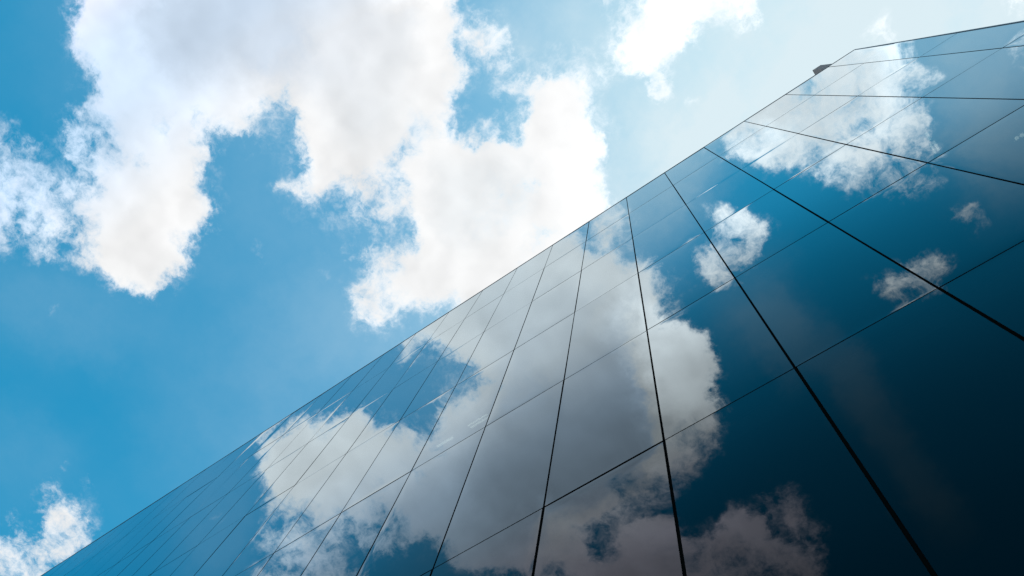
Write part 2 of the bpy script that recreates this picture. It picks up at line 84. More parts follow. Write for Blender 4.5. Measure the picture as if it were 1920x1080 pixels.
    [22,22,22,22,21,21,21,21,21,20,20,20,20,19,19,18,18,18,17,17,16,16,16,15,15,14,14,14,13,13,13,13,13,13,14,15,17,20,24,28,33,36,36,33,30,29,28,28,26,23,16,9,5,3,1,1,0,0,0,0,0,0,0,1,4,8,13,20,38,63,82,91,95,95,95,94,94,93,93,92,92,91,86,90,94,93,92,85,65,46,39,38,39,41,44,51,62,65,62,60,59,57,45,25,7,2,1,0,0,0,0,0,0,0,0,0,0,0,0,0,0,0,0,0,0,0,0,0,0,0,0,0,0,0,0,0,0,0,0,0,0,0,0,0,0,0,0,0,0,0,1,1,2,3,4,4,5,5,6,6,6,6],
    [21,21,21,21,21,21,20,20,20,20,19,19,19,18,18,18,17,17,16,16,15,15,14,14,13,13,13,12,12,11,11,11,11,11,11,12,14,17,22,29,38,32,29,28,27,27,28,28,28,26,22,14,8,5,3,1,0,0,0,0,0,0,1,2,6,11,20,47,75,88,94,96,96,96,95,95,94,94,93,93,93,91,87,92,96,96,96,94,79,58,47,45,46,49,59,73,83,78,67,63,61,60,58,43,14,4,1,0,0,0,0,0,0,0,0,0,0,0,0,0,0,0,0,0,0,0,0,0,0,0,0,0,0,1,1,0,0,0,0,0,0,0,0,0,0,0,0,0,0,0,0,1,2,3,3,4,4,5,5,5,6,6],
    [20,20,20,20,20,20,20,19,19,19,18,18,18,17,17,17,16,16,15,15,14,14,13,13,12,12,11,11,10,10,9,9,9,8,8,9,9,12,20,28,28,26,26,26,26,27,28,28,28,28,26,22,13,7,4,2,1,0,0,0,0,0,1,3,8,15,41,75,89,95,96,96,96,96,96,95,95,95,94,94,93,90,84,92,96,96,96,95,89,71,59,58,61,67,79,90,93,88,75,66,63,63,62,57,28,7,3,1,0,0,0,0,0,0,0,0,0,0,0,0,0,0,0,0,0,0,0,0,0,1,1,1,2,3,3,1,0,0,0,0,0,0,0,0,0,0,0,0,0,0,0,1,1,2,3,3,4,4,5,5,5,5],
    [19,19,19,19,19,19,19,18,18,18,18,17,17,16,16,15,15,15,14,13,13,12,12,11,11,10,10,9,9,8,7,7,6,6,5,4,3,0,19,31,29,27,26,26,27,27,28,29,29,30,29,27,21,11,6,3,1,1,0,0,0,1,2,4,9,20,60,85,94,96,96,96,96,96,96,96,96,95,95,94,93,87,81,91,96,96,96,96,94,87,80,80,84,88,92,95,96,93,85,75,68,67,70,69,49,15,5,1,0,0,0,0,0,0,0,0,0,0,0,0,0,0,0,0,0,0,0,1,1,2,4,5,7,12,13,4,1,0,0,0,0,0,0,0,0,0,0,0,0,0,0,0,1,2,2,3,3,4,4,4,5,5],
    [19,19,19,18,18,18,18,18,17,17,17,16,16,15,15,14,14,13,13,12,12,11,11,10,9,9,8,8,7,6,6,5,4,3,2,0,0,11,32,38,37,32,29,27,27,28,29,30,30,31,31,30,26,15,7,4,2,1,0,0,0,1,2,5,10,23,64,87,95,96,96,96,96,96,96,96,96,95,94,93,93,89,85,93,96,96,96,96,96,95,93,94,94,95,96,96,96,96,93,86,79,79,84,86,75,36,9,3,1,0,0,0,0,0,0,0,0,0,0,0,0,0,0,0,0,0,1,2,4,7,12,19,29,40,33,8,2,0,0,0,0,0,0,0,0,0,0,0,0,0,0,0,1,1,2,2,3,3,4,4,4,4],
    [18,18,18,18,17,17,17,17,16,16,16,15,15,14,14,13,13,12,12,11,10,10,9,9,8,7,7,6,5,4,4,3,2,0,0,0,8,28,37,41,43,41,37,32,30,29,30,31,32,32,33,32,28,18,9,5,3,1,1,1,1,2,3,5,10,19,54,85,95,95,96,95,95,96,96,96,96,94,87,94,94,93,93,95,96,96,96,96,96,96,96,96,96,96,96,96,96,96,96,94,91,91,93,95,91,63,18,5,1,0,0,0,0,0,0,0,0,0,0,0,0,0,0,0,0,0,1,5,16,30,42,52,58,60,48,15,3,1,0,0,0,0,0,0,0,0,0,0,0,0,0,0,0,1,2,2,2,3,3,3,4,4],
    [17,17,17,17,16,16,16,16,15,15,15,14,14,13,13,12,12,11,10,10,9,8,8,7,6,6,5,4,4,3,2,1,0,0,0,6,24,34,40,44,46,48,47,43,37,33,32,32,33,34,35,33,29,19,10,6,4,2,2,3,4,4,5,7,12,19,36,78,94,95,95,95,96,96,96,96,96,96,96,96,96,96,96,96,96,96,96,96,96,96,96,96,96,96,96,96,96,96,96,96,95,95,96,96,96,82,36,9,3,1,0,0,0,0,0,0,0,0,0,0,0,0,0,0,0,0,3,11,35,49,60,64,66,65,55,22,4,1,1,1,1,1,0,0,0,0,0,0,0,0,0,0,0,1,1,2,2,2,3,3,3,3],
    [16,16,16,16,15,15,15,15,14,14,13,13,12,12,11,11,10,10,9,8,8,7,6,6,5,4,3,3,2,1,0,0,0,0,4,19,30,37,42,45,49,51,52,52,49,42,37,35,36,36,36,34,31,24,14,8,5,4,5,7,8,10,11,13,16,22,36,77,94,95,96,96,96,96,96,96,96,96,96,96,96,96,96,96,96,96,96,96,96,96,96,96,96,96,96,96,96,96,96,96,96,96,96,96,96,93,63,20,6,2,0,0,0,0,0,0,0,0,0,0,0,0,0,0,0,1,3,18,38,41,59,61,61,60,50,21,4,1,2,5,8,2,1,0,0,0,0,0,0,0,0,0,0,0,1,1,2,2,2,3,3,3],
    [15,15,15,15,14,14,14,14,13,13,12,12,11,11,10,10,9,8,8,7,6,6,5,4,4,3,2,1,0,0,0,0,0,3,13,22,30,37,42,47,50,53,56,58,58,55,49,43,40,38,36,35,32,28,20,10,7,8,10,14,20,24,31,32,25,29,62,88,95,96,96,96,96,96,96,96,96,96,96,96,96,96,96,96,96,96,96,96,96,96,96,96,96,96,96,96,96,96,96,96,96,96,96,96,96,96,86,49,13,4,1,0,0,0,0,0,0,0,0,0,0,0,0,0,0,1,3,17,37,39,42,37,36,34,24,10,2,1,4,18,28,5,1,0,0,0,0,0,0,0,0,0,0,0,1,1,1,2,2,2,2,2],
    [14,14,14,13,13,13,13,12,12,12,11,11,10,10,9,8,8,7,6,6,5,4,4,3,2,1,0,0,0,0,0,0,2,11,17,22,27,33,40,46,51,55,58,61,64,65,63,58,50,43,38,35,32,28,21,11,10,11,17,39,51,52,53,57,56,54,77,94,96,96,96,96,96,96,96,96,96,96,96,96,96,96,96,96,96,96,96,96,96,96,96,96,96,96,96,96,96,96,96,96,96,96,96,96,96,96,95,77,32,7,2,0,0,0,0,0,0,0,0,0,0,0,0,0,0,1,3,8,22,21,13,9,8,8,5,3,1,2,9,33,34,6,1,0,0,0,0,0,0,0,0,0,0,0,0,1,1,1,2,2,2,2],
    [13,13,13,12,12,12,12,11,11,10,10,9,9,8,8,7,6,6,5,4,4,3,2,2,1,0,0,0,0,0,0,2,10,15,19,22,25,29,35,42,50,56,60,64,67,70,71,69,63,53,42,36,30,23,16,12,12,15,32,52,55,54,55,59,70,82,91,95,96,96,96,96,96,96,96,96,96,96,96,96,96,96,96,96,96,96,96,96,96,96,96,96,96,96,96,96,96,96,96,96,96,96,96,96,96,96,96,90,53,11,3,1,0,0,0,0,0,0,0,0,0,0,0,0,1,4,4,3,5,4,4,3,2,2,2,1,1,2,17,38,23,4,1,0,0,0,0,0,0,0,0,0,0,0,0,0,1,1,1,1,2,2],
    [12,12,11,11,11,11,10,10,10,9,9,8,8,7,6,6,5,4,4,3,2,2,1,0,0,0,0,0,0,0,1,6,12,17,21,23,26,28,32,37,44,52,59,65,69,72,71,70,68,62,49,37,26,18,14,12,14,26,47,52,54,54,56,62,76,90,95,96,96,96,96,96,96,96,96,96,96,96,96,96,96,96,96,96,96,96,96,96,96,96,96,96,96,96,96,96,96,96,96,96,96,96,96,96,96,96,96,93,64,16,4,1,0,0,0,0,0,0,0,0,0,0,0,0,2,15,14,2,1,1,1,1,0,0,0,0,0,2,13,19,7,2,0,0,0,0,0,0,0,0,0,0,0,0,0,0,1,1,1,1,1,1],
    [11,10,10,10,10,10,9,9,9,8,8,7,6,6,5,4,4,3,2,2,1,0,0,0,0,0,0,0,0,0,2,4,7,12,18,23,27,29,31,35,39,45,54,62,67,64,55,56,64,65,56,42,28,19,15,14,16,32,51,52,53,52,53,64,81,93,96,96,96,96,96,96,96,96,96,96,96,96,96,96,96,96,96,96,96,96,96,96,96,96,96,96,96,96,96,96,96,96,96,96,96,96,96,96,96,96,96,93,64,16,4,1,0,0,0,0,0,0,0,0,0,0,0,0,1,8,8,1,0,0,0,0,0,0,0,0,1,1,3,3,2,1,0,0,0,0,0,0,0,0,0,0,0,0,0,0,0,1,1,1,1,1],
    [9,9,9,9,9,9,8,8,7,7,6,6,5,5,4,3,2,2,1,0,0,0,0,0,0,0,0,0,0,1,2,3,4,6,9,14,21,27,32,35,38,43,48,53,55,45,32,32,45,61,61,49,36,25,19,17,19,32,54,54,53,50,51,66,86,95,96,96,96,96,96,96,96,96,96,96,96,96,96,96,96,96,96,96,96,96,96,96,96,96,96,96,96,96,96,96,96,96,96,96,96,96,96,96,96,96,96,88,52,12,3,1,0,0,0,0,0,0,0,0,0,0,0,0,1,1,1,1,0,0,0,0,0,0,1,1,2,3,3,2,1,0,0,0,0,0,0,0,0,0,0,0,0,0,0,0,0,0,1,1,1,1],
    [8,8,8,8,8,7,7,7,6,6,5,5,4,3,3,2,1,0,0,0,0,0,0,0,0,0,0,0,0,1,1,2,2,4,5,7,10,15,23,32,38,42,44,45,45,41,32,29,34,53,62,55,43,35,28,23,23,34,59,60,58,56,59,74,91,95,96,96,96,96,96,96,96,96,96,96,96,96,96,96,96,96,96,96,96,96,96,96,96,96,96,96,96,96,96,96,96,96,96,96,96,96,96,96,96,96,94,73,29,7,2,0,0,0,0,0,0,0,0,0,0,0,0,0,0,0,0,0,0,0,0,0,0,2,3,5,6,12,12,4,1,0,0,0,0,0,0,0,0,0,0,0,0,0,0,0,0,0,0,1,1,1],
    [7,7,7,7,7,6,6,5,5,4,4,3,3,2,1,1,0,0,0,0,0,0,0,0,0,0,0,0,0,0,0,1,1,2,3,4,6,8,11,16,26,35,39,41,42,42,41,36,35,47,58,62,57,48,39,34,29,33,61,71,69,68,73,85,94,96,96,96,96,93,94,95,95,94,96,96,96,96,96,96,96,96,96,96,96,96,96,96,96,96,96,96,96,96,96,96,96,96,96,96,96,96,96,96,96,95,82,46,12,4,1,0,1,2,2,2,1,1,1,1,0,0,0,0,0,0,0,0,0,0,0,0,1,5,14,19,24,32,31,12,3,1,0,0,0,0,0,0,0,0,0,0,0,0,0,0,0,0,0,0,0,1],
    [6,6,6,6,5,5,5,4,4,3,3,2,1,1,0,0,0,0,0,0,0,0,0,0,0,0,0,0,0,0,0,0,0,1,1,2,3,4,6,9,12,17,24,32,37,40,42,42,41,44,58,67,63,61,57,49,41,37,62,85,87,86,87,91,91,93,96,96,92,76,73,90,91,84,93,96,96,96,96,96,96,96,96,96,96,96,96,96,96,96,96,96,96,96,96,96,96,96,96,96,96,96,96,96,95,82,54,22,6,2,1,1,3,6,8,8,5,4,4,3,2,1,0,0,0,0,0,0,0,0,0,1,3,12,35,38,37,38,38,24,5,1,0,0,0,0,0,0,0,0,0,0,0,0,0,0,0,0,0,0,0,0],
    [5,5,5,5,4,4,4,3,3,2,1,1,0,0,0,0,0,0,0,0,0,0,0,0,0,0,0,0,0,0,0,0,0,0,0,1,1,2,3,5,7,10,13,20,29,35,38,40,41,47,62,61,54,56,65,72,70,66,81,94,95,94,94,90,78,80,92,96,91,70,68,88,88,85,94,96,96,96,96,96,96,96,96,96,96,96,96,96,96,96,96,96,96,96,96,96,96,96,96,96,96,96,96,96,92,63,34,20,10,2,1,3,9,25,39,35,18,15,18,14,6,2,1,0,0,0,0,0,0,1,2,3,6,19,39,39,39,39,39,35,11,2,0,0,0,0,0,0,0,0,0,0,0,0,0,0,0,0,0,0,0,0],
    [4,4,4,4,3,3,2,2,1,1,0,0,0,0,0,0,0,0,0,0,0,0,0,0,0,0,0,0,0,0,0,0,0,0,0,0,0,1,1,2,4,6,9,12,20,29,34,36,38,48,58,53,49,51,62,79,90,93,95,96,96,96,95,90,74,71,88,95,95,90,90,89,71,71,92,96,96,96,96,96,96,96,96,96,96,96,96,96,96,96,96,96,96,96,96,96,96,96,96,96,96,96,96,96,92,63,39,28,18,10,4,5,20,53,64,63,54,50,54,49,24,5,1,0,0,0,0,0,1,3,5,9,17,33,39,39,39,39,39,39,17,3,0,0,0,0,0,0,0,0,0,0,1,0,0,0,0,0,0,0,0,0],
    [3,3,3,3,2,2,1,1,0,0,0,0,0,0,0,0,0,0,0,0,0,0,0,0,0,0,0,0,0,0,0,0,0,0,0,0,0,0,1,1,2,3,6,9,14,24,30,34,36,44,52,48,47,51,64,83,94,96,96,96,96,96,96,94,88,84,92,96,96,95,95,86,66,75,91,96,96,96,96,96,96,96,96,96,95,96,96,96,96,96,96,96,96,96,96,96,96,96,96,96,96,96,96,96,95,78,51,37,28,19,11,8,28,63,71,70,60,51,61,65,46,11,2,0,0,0,0,1,3,10,22,32,37,39,39,39,39,40,42,43,18,4,1,0,0,0,0,0,0,0,1,2,3,1,0,0,0,0,0,0,0,0],
    [2,2,2,2,1,1,1,0,0,0,0,0,0,0,0,0,0,0,0,0,0,0,0,0,0,0,0,0,0,0,0,0,0,0,0,0,0,0,0,0,1,2,4,6,9,18,25,28,31,40,47,46,47,53,68,87,95,96,96,96,96,96,96,96,95,95,96,96,96,96,94,81,46,53,80,91,95,96,96,95,93,90,89,89,80,87,96,96,96,96,96,96,96,96,96,96,96,96,96,96,96,96,96,96,96,90,68,48,37,24,10,10,38,65,72,68,51,46,61,68,54,15,3,0,0,0,0,2,8,31,41,40,39,38,39,41,43,46,51,53,22,5,1,0,0,0,0,0,0,1,3,9,14,3,1,0,0,0,0,0,0,0],
    [2,1,1,1,1,0,0,0,0,0,0,0,0,0,0,0,0,0,0,0,0,0,0,0,0,0,0,0,0,0,0,0,0,0,0,0,0,0,0,0,1,1,2,4,6,9,14,17,20,32,45,46,49,58,74,90,95,96,96,96,96,96,96,96,96,96,96,96,96,94,89,79,48,28,42,73,87,91,88,81,66,51,47,51,49,79,96,96,96,96,96,96,96,96,96,96,96,96,96,96,96,96,96,96,96,94,80,58,42,21,8,11,37,56,64,63,56,59,68,67,46,13,3,0,0,0,1,3,14,45,46,42,42,43,47,49,48,51,64,67,40,9,3,1,0,0,0,0,0,2,9,25,25,6,1,0,0,0,0,0,0,0],
    [1,1,0,0,0,0,0,0,0,0,0,0,0,0,0,0,0,0,0,0,0,0,0,0,0,0,0,0,0,0,0,0,0,0,0,0,0,0,0,0,1,1,2,2,4,5,8,11,15,29,47,49,56,69,85,94,96,96,96,96,96,96,96,96,96,96,96,96,93,82,66,54,34,20,21,36,67,74,64,51,33,24,25,29,53,88,96,96,96,96,96,96,96,96,96,96,96,96,96,96,96,96,96,96,96,95,86,63,39,13,7,6,18,34,35,31,53,69,70,57,21,6,2,0,0,1,2,6,21,56,56,53,56,60,62,55,49,57,71,72,55,21,6,2,1,0,0,0,0,3,17,37,30,7,1,0,0,0,0,0,1,1],
    [0,0,0,0,0,0,0,0,0,0,0,0,0,0,0,0,0,0,0,0,0,0,0,0,0,0,0,0,0,0,0,0,0,0,0,0,0,0,0,1,1,1,2,2,2,3,5,8,12,26,50,59,70,84,93,96,96,96,96,96,96,96,96,96,96,96,96,95,84,48,27,19,14,12,13,17,33,44,35,28,21,19,21,27,66,92,96,96,96,96,96,96,96,96,96,96,96,96,96,96,96,96,96,96,96,96,86,59,25,12,7,4,4,7,8,12,42,66,66,38,9,3,1,1,2,3,6,12,34,64,68,68,65,68,47,43,65,75,76,60,51,36,15,8,2,0,0,0,0,2,15,35,31,8,1,0,0,0,0,1,1,1],
    [0,0,0,0,0,0,0,0,0,0,0,0,0,0,0,0,0,0,0,0,0,0,0,0,0,0,0,0,0,0,0,0,0,0,0,0,0,0,0,1,1,4,6,3,2,2,3,5,9,15,32,54,77,91,96,96,96,96,96,96,96,96,96,96,96,96,95,93,75,33,20,13,8,6,7,10,17,23,21,21,17,17,21,31,71,94,96,96,96,96,96,96,96,96,96,96,96,96,96,96,96,96,96,96,96,95,81,41,17,14,9,3,2,2,3,10,39,55,53,22,5,2,2,4,6,9,20,42,51,54,65,71,54,64,35,41,72,79,77,59,57,50,40,21,3,0,0,0,0,2,9,23,19,5,1,0,1,1,1,1,2,2],
    [0,0,0,0,0,0,0,0,0,0,0,0,0,0,0,0,0,0,0,0,0,0,0,0,0,0,0,0,0,0,0,0,0,0,0,0,0,0,1,1,2,11,17,6,2,1,2,3,6,11,18,32,71,91,96,96,96,96,96,96,96,96,96,96,96,96,95,92,79,39,17,9,5,3,3,5,8,10,12,15,15,18,34,64,87,96,96,96,96,96,96,96,96,96,96,96,96,96,96,96,96,96,96,96,96,89,64,24,15,12,8,2,1,1,2,9,26,28,22,9,3,3,7,16,25,37,56,69,63,60,70,76,75,75,65,70,76,78,79,72,57,49,43,18,3,0,0,0,0,1,3,5,5,3,2,2,2,2,2,2,2,2],
    [0,0,0,0,0,0,0,0,0,0,0,0,0,0,0,0,0,0,0,0,0,0,0,0,0,0,0,0,0,0,0,0,0,0,0,0,0,0,0,1,2,5,8,3,1,1,1,2,4,8,15,27,68,90,96,96,96,96,96,96,96,96,96,96,96,96,94,89,78,45,15,8,4,2,2,2,4,5,7,10,14,24,62,86,95,96,96,96,96,96,96,96,96,96,96,96,96,96,96,96,96,96,96,96,92,70,36,19,13,9,6,2,1,0,1,3,6,5,4,3,3,6,21,38,62,71,76,79,78,78,80,81,81,81,79,71,63,64,76,76,59,51,35,8,2,0,0,0,0,0,1,2,3,3,3,3,3,3,3,3,3,3],
    [0,0,0,0,0,0,0,0,0,0,0,0,0,0,0,0,0,0,0,0,0,0,0,0,0,0,0,0,0,0,0,0,0,0,0,0,0,0,0,1,1,1,1,1,1,1,1,1,3,6,12,25,65,86,94,96,96,96,96,96,96,96,95,92,90,88,86,81,72,45,14,7,3,1,1,1,2,4,6,9,15,35,76,92,96,96,96,96,96,96,96,96,96,96,96,96,96,96,96,96,96,96,96,94,78,39,25,20,17,11,5,2,1,0,0,1,1,1,1,2,5,16,30,59,76,80,81,82,82,82,82,82,82,82,79,63,52,59,76,79,70,56,22,5,1,0,0,0,0,0,2,2,3,3,3,3,3,4,4,4,4,4],
    [0,0,0,0,0,0,0,0,0,0,0,0,0,0,0,0,0,0,0,0,0,0,0,0,0,0,0,0,0,0,0,0,0,0,0,0,0,0,0,0,1,1,1,1,0,0,0,1,2,5,10,19,52,79,89,94,96,96,96,95,94,91,82,65,52,54,61,55,45,23,10,5,2,1,1,2,3,5,7,11,18,40,82,94,96,96,96,96,96,96,96,96,96,96,96,96,96,96,96,96,96,96,94,81,52,39,35,26,23,19,8,3,1,0,0,0,0,0,1,3,13,28,46,69,79,82,82,82,82,82,82,82,82,82,81,75,73,77,81,81,77,62,18,4,1,0,0,1,2,2,3,3,4,4,4,4,4,4,4,4,4,4],
    [0,0,0,0,0,0,0,0,0,0,0,0,0,0,0,0,0,0,0,0,0,0,0,0,0,0,0,0,0,0,0,0,0,0,0,1,1,1,1,0,0,0,0,0,0,0,0,0,1,3,7,13,28,58,77,85,88,88,87,86,84,75,48,26,21,19,20,17,14,10,6,3,1,1,1,3,6,11,12,16,23,46,86,96,96,96,96,96,96,96,96,96,96,96,96,96,96,96,96,96,96,96,84,45,32,49,51,38,22,16,7,3,1,0,0,0,0,0,1,4,19,38,59,70,76,80,82,83,83,82,82,81,81,81,81,81,81,81,82,82,80,65,21,4,1,3,4,4,4,4,4,4,5,5,5,5,5,5,5,5,5,5],
    [0,0,0,0,0,0,0,0,0,0,0,0,0,0,0,0,0,0,0,0,0,0,0,0,0,0,0,0,0,0,0,0,0,0,1,1,2,1,1,0,0,0,0,0,0,0,0,0,1,2,5,8,14,23,48,64,62,54,50,52,53,41,21,15,12,10,9,8,7,5,3,2,1,1,2,4,11,31,32,29,33,63,91,96,96,96,96,96,96,96,96,96,96,96,96,96,96,96,96,96,96,95,77,33,27,45,54,50,29,14,7,3,1,0,0,0,0,0,1,4,20,43,59,66,71,76,80,82,82,82,80,73,71,73,80,82,82,82,82,82,79,69,35,20,12,9,8,7,6,6,6,6,6,6,6,6,6,6,6,6,6,6],
    [0,0,0,0,0,0,0,0,0,0,0,0,0,0,0,0,0,0,0,0,0,0,0,0,0,0,0,0,0,0,0,0,0,0,1,3,14,7,1,1,0,0,0,0,0,0,0,0,0,1,2,5,8,12,17,22,21,19,19,18,16,14,13,8,6,4,4,3,3,2,2,1,1,1,2,4,9,30,47,54,67,85,94,96,96,96,96,96,96,96,96,96,96,95,94,94,95,96,96,96,96,91,77,37,23,37,53,52,39,15,7,3,1,1,0,0,0,0,2,5,18,39,51,57,62,68,76,83,83,82,76,57,52,60,78,82,82,82,82,81,79,60,40,27,18,14,11,9,8,7,7,6,6,6,6,6,6,6,6,6,6,6],
    [3,3,3,2,2,1,1,0,0,0,0,0,0,0,0,0,0,0,0,0,0,0,0,0,0,0,0,0,0,0,0,0,0,0,1,2,6,3,1,0,0,0,0,0,0,0,0,0,0,0,1,2,4,6,8,10,10,10,10,9,8,7,6,4,2,2,1,1,1,2,2,1,1,1,2,4,8,17,49,69,80,87,93,95,96,96,96,96,96,96,96,96,95,92,88,88,91,94,95,94,89,81,60,27,20,30,50,51,41,16,8,5,3,2,1,1,1,1,3,6,14,27,30,32,35,45,78,93,94,94,94,77,64,62,68,72,72,72,70,67,62,51,38,28,21,16,13,11,9,8,8,7,7,7,7,7,7,7,7,7,7,7],
    [6,6,5,4,3,2,1,1,0,0,0,0,0,0,0,0,0,0,0,0,0,0,0,0,0,0,0,0,0,0,0,0,0,0,0,1,1,1,1,0,0,0,0,0,0,0,0,0,0,0,0,1,2,3,4,5,5,5,5,4,4,3,2,1,1,1,1,1,1,2,9,5,1,1,1,3,7,12,30,55,64,73,80,83,87,91,94,96,96,96,96,95,90,84,82,81,83,86,85,74,60,45,25,17,16,25,45,43,28,14,9,7,5,4,3,2,1,2,5,10,23,29,32,34,38,64,90,94,94,94,94,92,64,56,60,64,64,62,59,56,50,43,35,27,22,17,14,12,10,9,8,8,8,7,7,7,7,7,7,7,7,7],
    [10,9,8,7,5,3,2,0,0,0,0,0,0,0,0,0,0,0,0,0,0,0,0,0,0,0,0,0,0,0,0,0,0,0,0,0,0,0,0,0,0,0,0,0,0,0,0,0,0,0,0,0,1,1,5,5,2,2,2,2,1,1,1,0,0,0,0,1,1,3,17,9,1,1,1,2,5,9,14,22,27,34,39,42,52,61,70,80,85,86,84,80,61,72,79,78,77,75,65,33,22,18,14,13,14,20,34,24,18,14,12,13,11,9,6,3,2,3,7,16,28,31,33,36,51,84,94,94,94,94,93,80,46,38,54,59,57,54,50,46,41,36,30,25,20,17,14,12,11,10,9,8,8,8,8,8,8,8,8,8,8,8],
    [14,13,12,9,7,4,2,1,1,0,0,0,0,0,0,0,0,0,0,0,0,0,0,0,0,0,0,0,0,0,0,0,0,0,0,0,0,0,0,0,0,0,0,0,0,0,0,0,0,0,0,0,0,1,5,5,1,1,1,1,0,0,0,0,0,0,0,1,2,3,3,2,1,1,1,1,3,6,10,15,19,22,25,34,45,49,53,58,62,61,59,56,59,75,80,79,75,69,43,21,16,13,12,12,15,22,27,22,19,17,18,19,18,16,11,6,4,5,9,22,29,32,34,41,72,92,94,94,94,94,88,58,39,39,58,60,53,45,40,36,33,29,25,22,18,16,14,12,10,10,9,8,8,8,8,8,8,8,8,8,8,8],
    [18,17,16,13,8,5,3,2,1,1,0,0,0,0,0,0,0,0,0,0,0,0,0,0,0,0,0,0,0,0,0,0,0,0,0,0,0,0,0,0,0,0,0,0,0,0,0,0,0,0,0,0,0,0,1,1,1,0,0,0,0,0,0,0,0,0,0,1,4,11,2,1,1,1,1,1,3,5,9,15,18,19,25,38,45,48,51,53,55,59,70,83,86,87,87,82,76,61,28,19,14,12,12,18,24,29,36,42,35,24,21,21,21,20,16,9,6,7,12,26,31,34,37,52,86,94,94,94,94,92,73,42,38,49,71,72,48,34,29,27,25,23,20,18,16,14,12,11,10,9,9,8,8,8,8,8,8,8,8,8,8,8],
    [24,23,21,17,10,7,5,4,2,2,1,1,0,0,0,0,0,0,0,0,0,0,0,0,0,0,0,0,0,0,0,0,0,0,0,0,0,0,0,0,0,0,0,0,0,0,0,0,0,0,0,0,0,0,0,0,0,0,0,0,0,0,0,0,0,0,0,1,1,2,1,1,0,1,1,2,3,5,8,13,16,17,27,38,44,47,49,50,52,55,69,91,98,99,98,94,82,55,28,21,16,15,15,18,25,30,36,51,67,52,30,24,22,21,19,13,9,10,17,29,33,36,44,74,93,94,94,94,93,80,50,38,41,64,73,67,35,14,16,17,17,16,15,14,13,12,11,10,9,9,8,8,8,8,8,8,8,8,8,8,8,8],
    [30,30,28,25,17,11,9,6,4,3,2,1,1,0,0,0,0,0,0,0,0,0,0,0,0,0,0,0,0,0,0,0,0,0,0,0,0,0,0,0,0,0,0,0,0,0,0,0,0,0,0,0,0,0,0,0,0,0,0,0,0,0,0,0,0,0,0,0,0,0,0,0,0,1,1,2,5,7,6,9,11,14,25,39,44,46,48,49,52,59,77,95,99,99,99,99,97,82,45,27,25,26,26,25,25,28,41,67,85,84,61,32,24,21,19,14,12,15,22,33,40,55,74,91,94,94,94,94,88,57,39,38,53,72,71,52,17,8,3,7,10,10,11,11,10,10,9,9,8,8,8,8,8,8,8,8,8,8,8,8,8,8],
    [37,37,38,34,28,19,13,10,7,5,4,3,2,1,1,1,0,0,0,0,0,0,0,0,0,1,1,1,1,1,1,0,0,0,0,0,0,0,0,0,0,0,0,0,0,0,0,0,0,0,0,0,0,0,0,0,0,0,0,0,0,0,0,0,0,0,0,0,0,0,0,0,0,1,2,5,11,12,6,8,10,14,22,39,43,45,47,50,55,69,89,98,99,99,99,99,99,97,80,53,38,32,31,31,31,31,49,86,97,97,88,64,40,25,18,17,17,22,35,43,67,86,92,94,94,94,94,91,71,41,37,43,67,73,64,29,11,5,1,0,4,5,6,7,7,7,7,7,7,7,7,7,7,7,8,8,8,8,8,8,8,8],
    [42,45,43,40,36,30,22,15,11,9,7,5,3,2,2,1,1,1,1,1,0,0,1,1,1,1,2,2,2,1,1,1,0,0,0,0,0,0,0,0,0,0,0,0,0,0,0,0,0,0,0,0,0,0,0,0,0,0,0,0,0,0,0,0,0,0,0,0,0,0,0,0,1,1,2,10,14,6,7,10,12,15,20,36,39,39,41,50,63,83,97,99,99,99,99,99,99,99,98,91,78,59,40,33,34,46,78,97,99,99,98,88,70,39,18,23,27,35,64,75,87,92,94,94,94,94,91,77,48,37,38,57,73,70,46,15,7,2,1,0,0,0,3,4,5,5,6,6,6,6,6,6,7,7,7,7,8,8,8,8,8,8],
    [46,46,45,44,41,38,33,27,19,13,10,8,6,5,4,3,3,2,2,1,1,1,2,2,3,3,3,4,8,6,2,1,1,0,0,0,0,0,0,0,0,0,0,0,0,0,0,0,0,0,0,0,0,0,0,0,0,0,0,0,0,0,0,0,0,0,0,0,0,0,0,0,1,2,3,11,6,7,11,21,25,25,23,23,23,22,24,36,72,93,99,99,99,99,98,98,98,98,99,99,98,93,81,70,72,85,97,99,99,99,99,92,67,30,16,18,26,35,68,84,87,90,92,93,92,88,76,49,36,36,46,69,72,60,24,10,4,1,0,0,0,0,0,2,2,3,4,4,5,5,5,6,6,6,7,7,7,8,8,8,8,8],
    [47,47,46,46,45,43,40,36,31,24,17,12,10,8,7,6,5,5,3,3,3,3,3,4,5,6,5,8,16,10,2,1,1,0,0,0,0,0,0,0,0,0,0,0,0,0,0,0,0,0,0,0,0,0,0,0,0,0,0,0,0,0,0,0,0,0,0,0,0,0,0,0,1,3,8,12,7,8,15,35,42,44,44,34,22,21,23,28,66,96,99,99,98,97,95,95,95,96,97,98,98,99,98,98,98,99,99,99,99,99,99,85,41,18,12,11,15,26,55,77,59,59,78,84,81,68,39,27,30,34,57,72,68,40,14,6,2,0,0,0,0,0,0,0,0,1,2,3,4,4,5,5,5,6,6,7,7,7,8,8,8,8],
    [46,46,46,46,46,45,44,42,39,35,29,22,16,13,11,10,13,12,6,5,5,6,7,8,16,21,9,6,7,4,2,2,1,1,0,0,0,0,0,0,0,0,0,0,0,0,0,0,0,0,0,0,0,0,0,0,0,0,0,0,0,0,0,0,0,0,0,0,0,0,0,0,1,2,3,4,7,10,15,27,46,48,48,50,35,24,26,31,69,97,99,99,97,94,90,87,87,90,91,93,95,97,99,99,99,99,99,99,99,99,98,77,29,15,9,7,10,17,39,69,38,26,43,59,48,25,16,14,17,26,57,68,57,21,9,4,1,0,0,0,0,0,0,0,0,0,1,2,2,3,4,4,5,5,6,6,7,7,8,8,8,8],
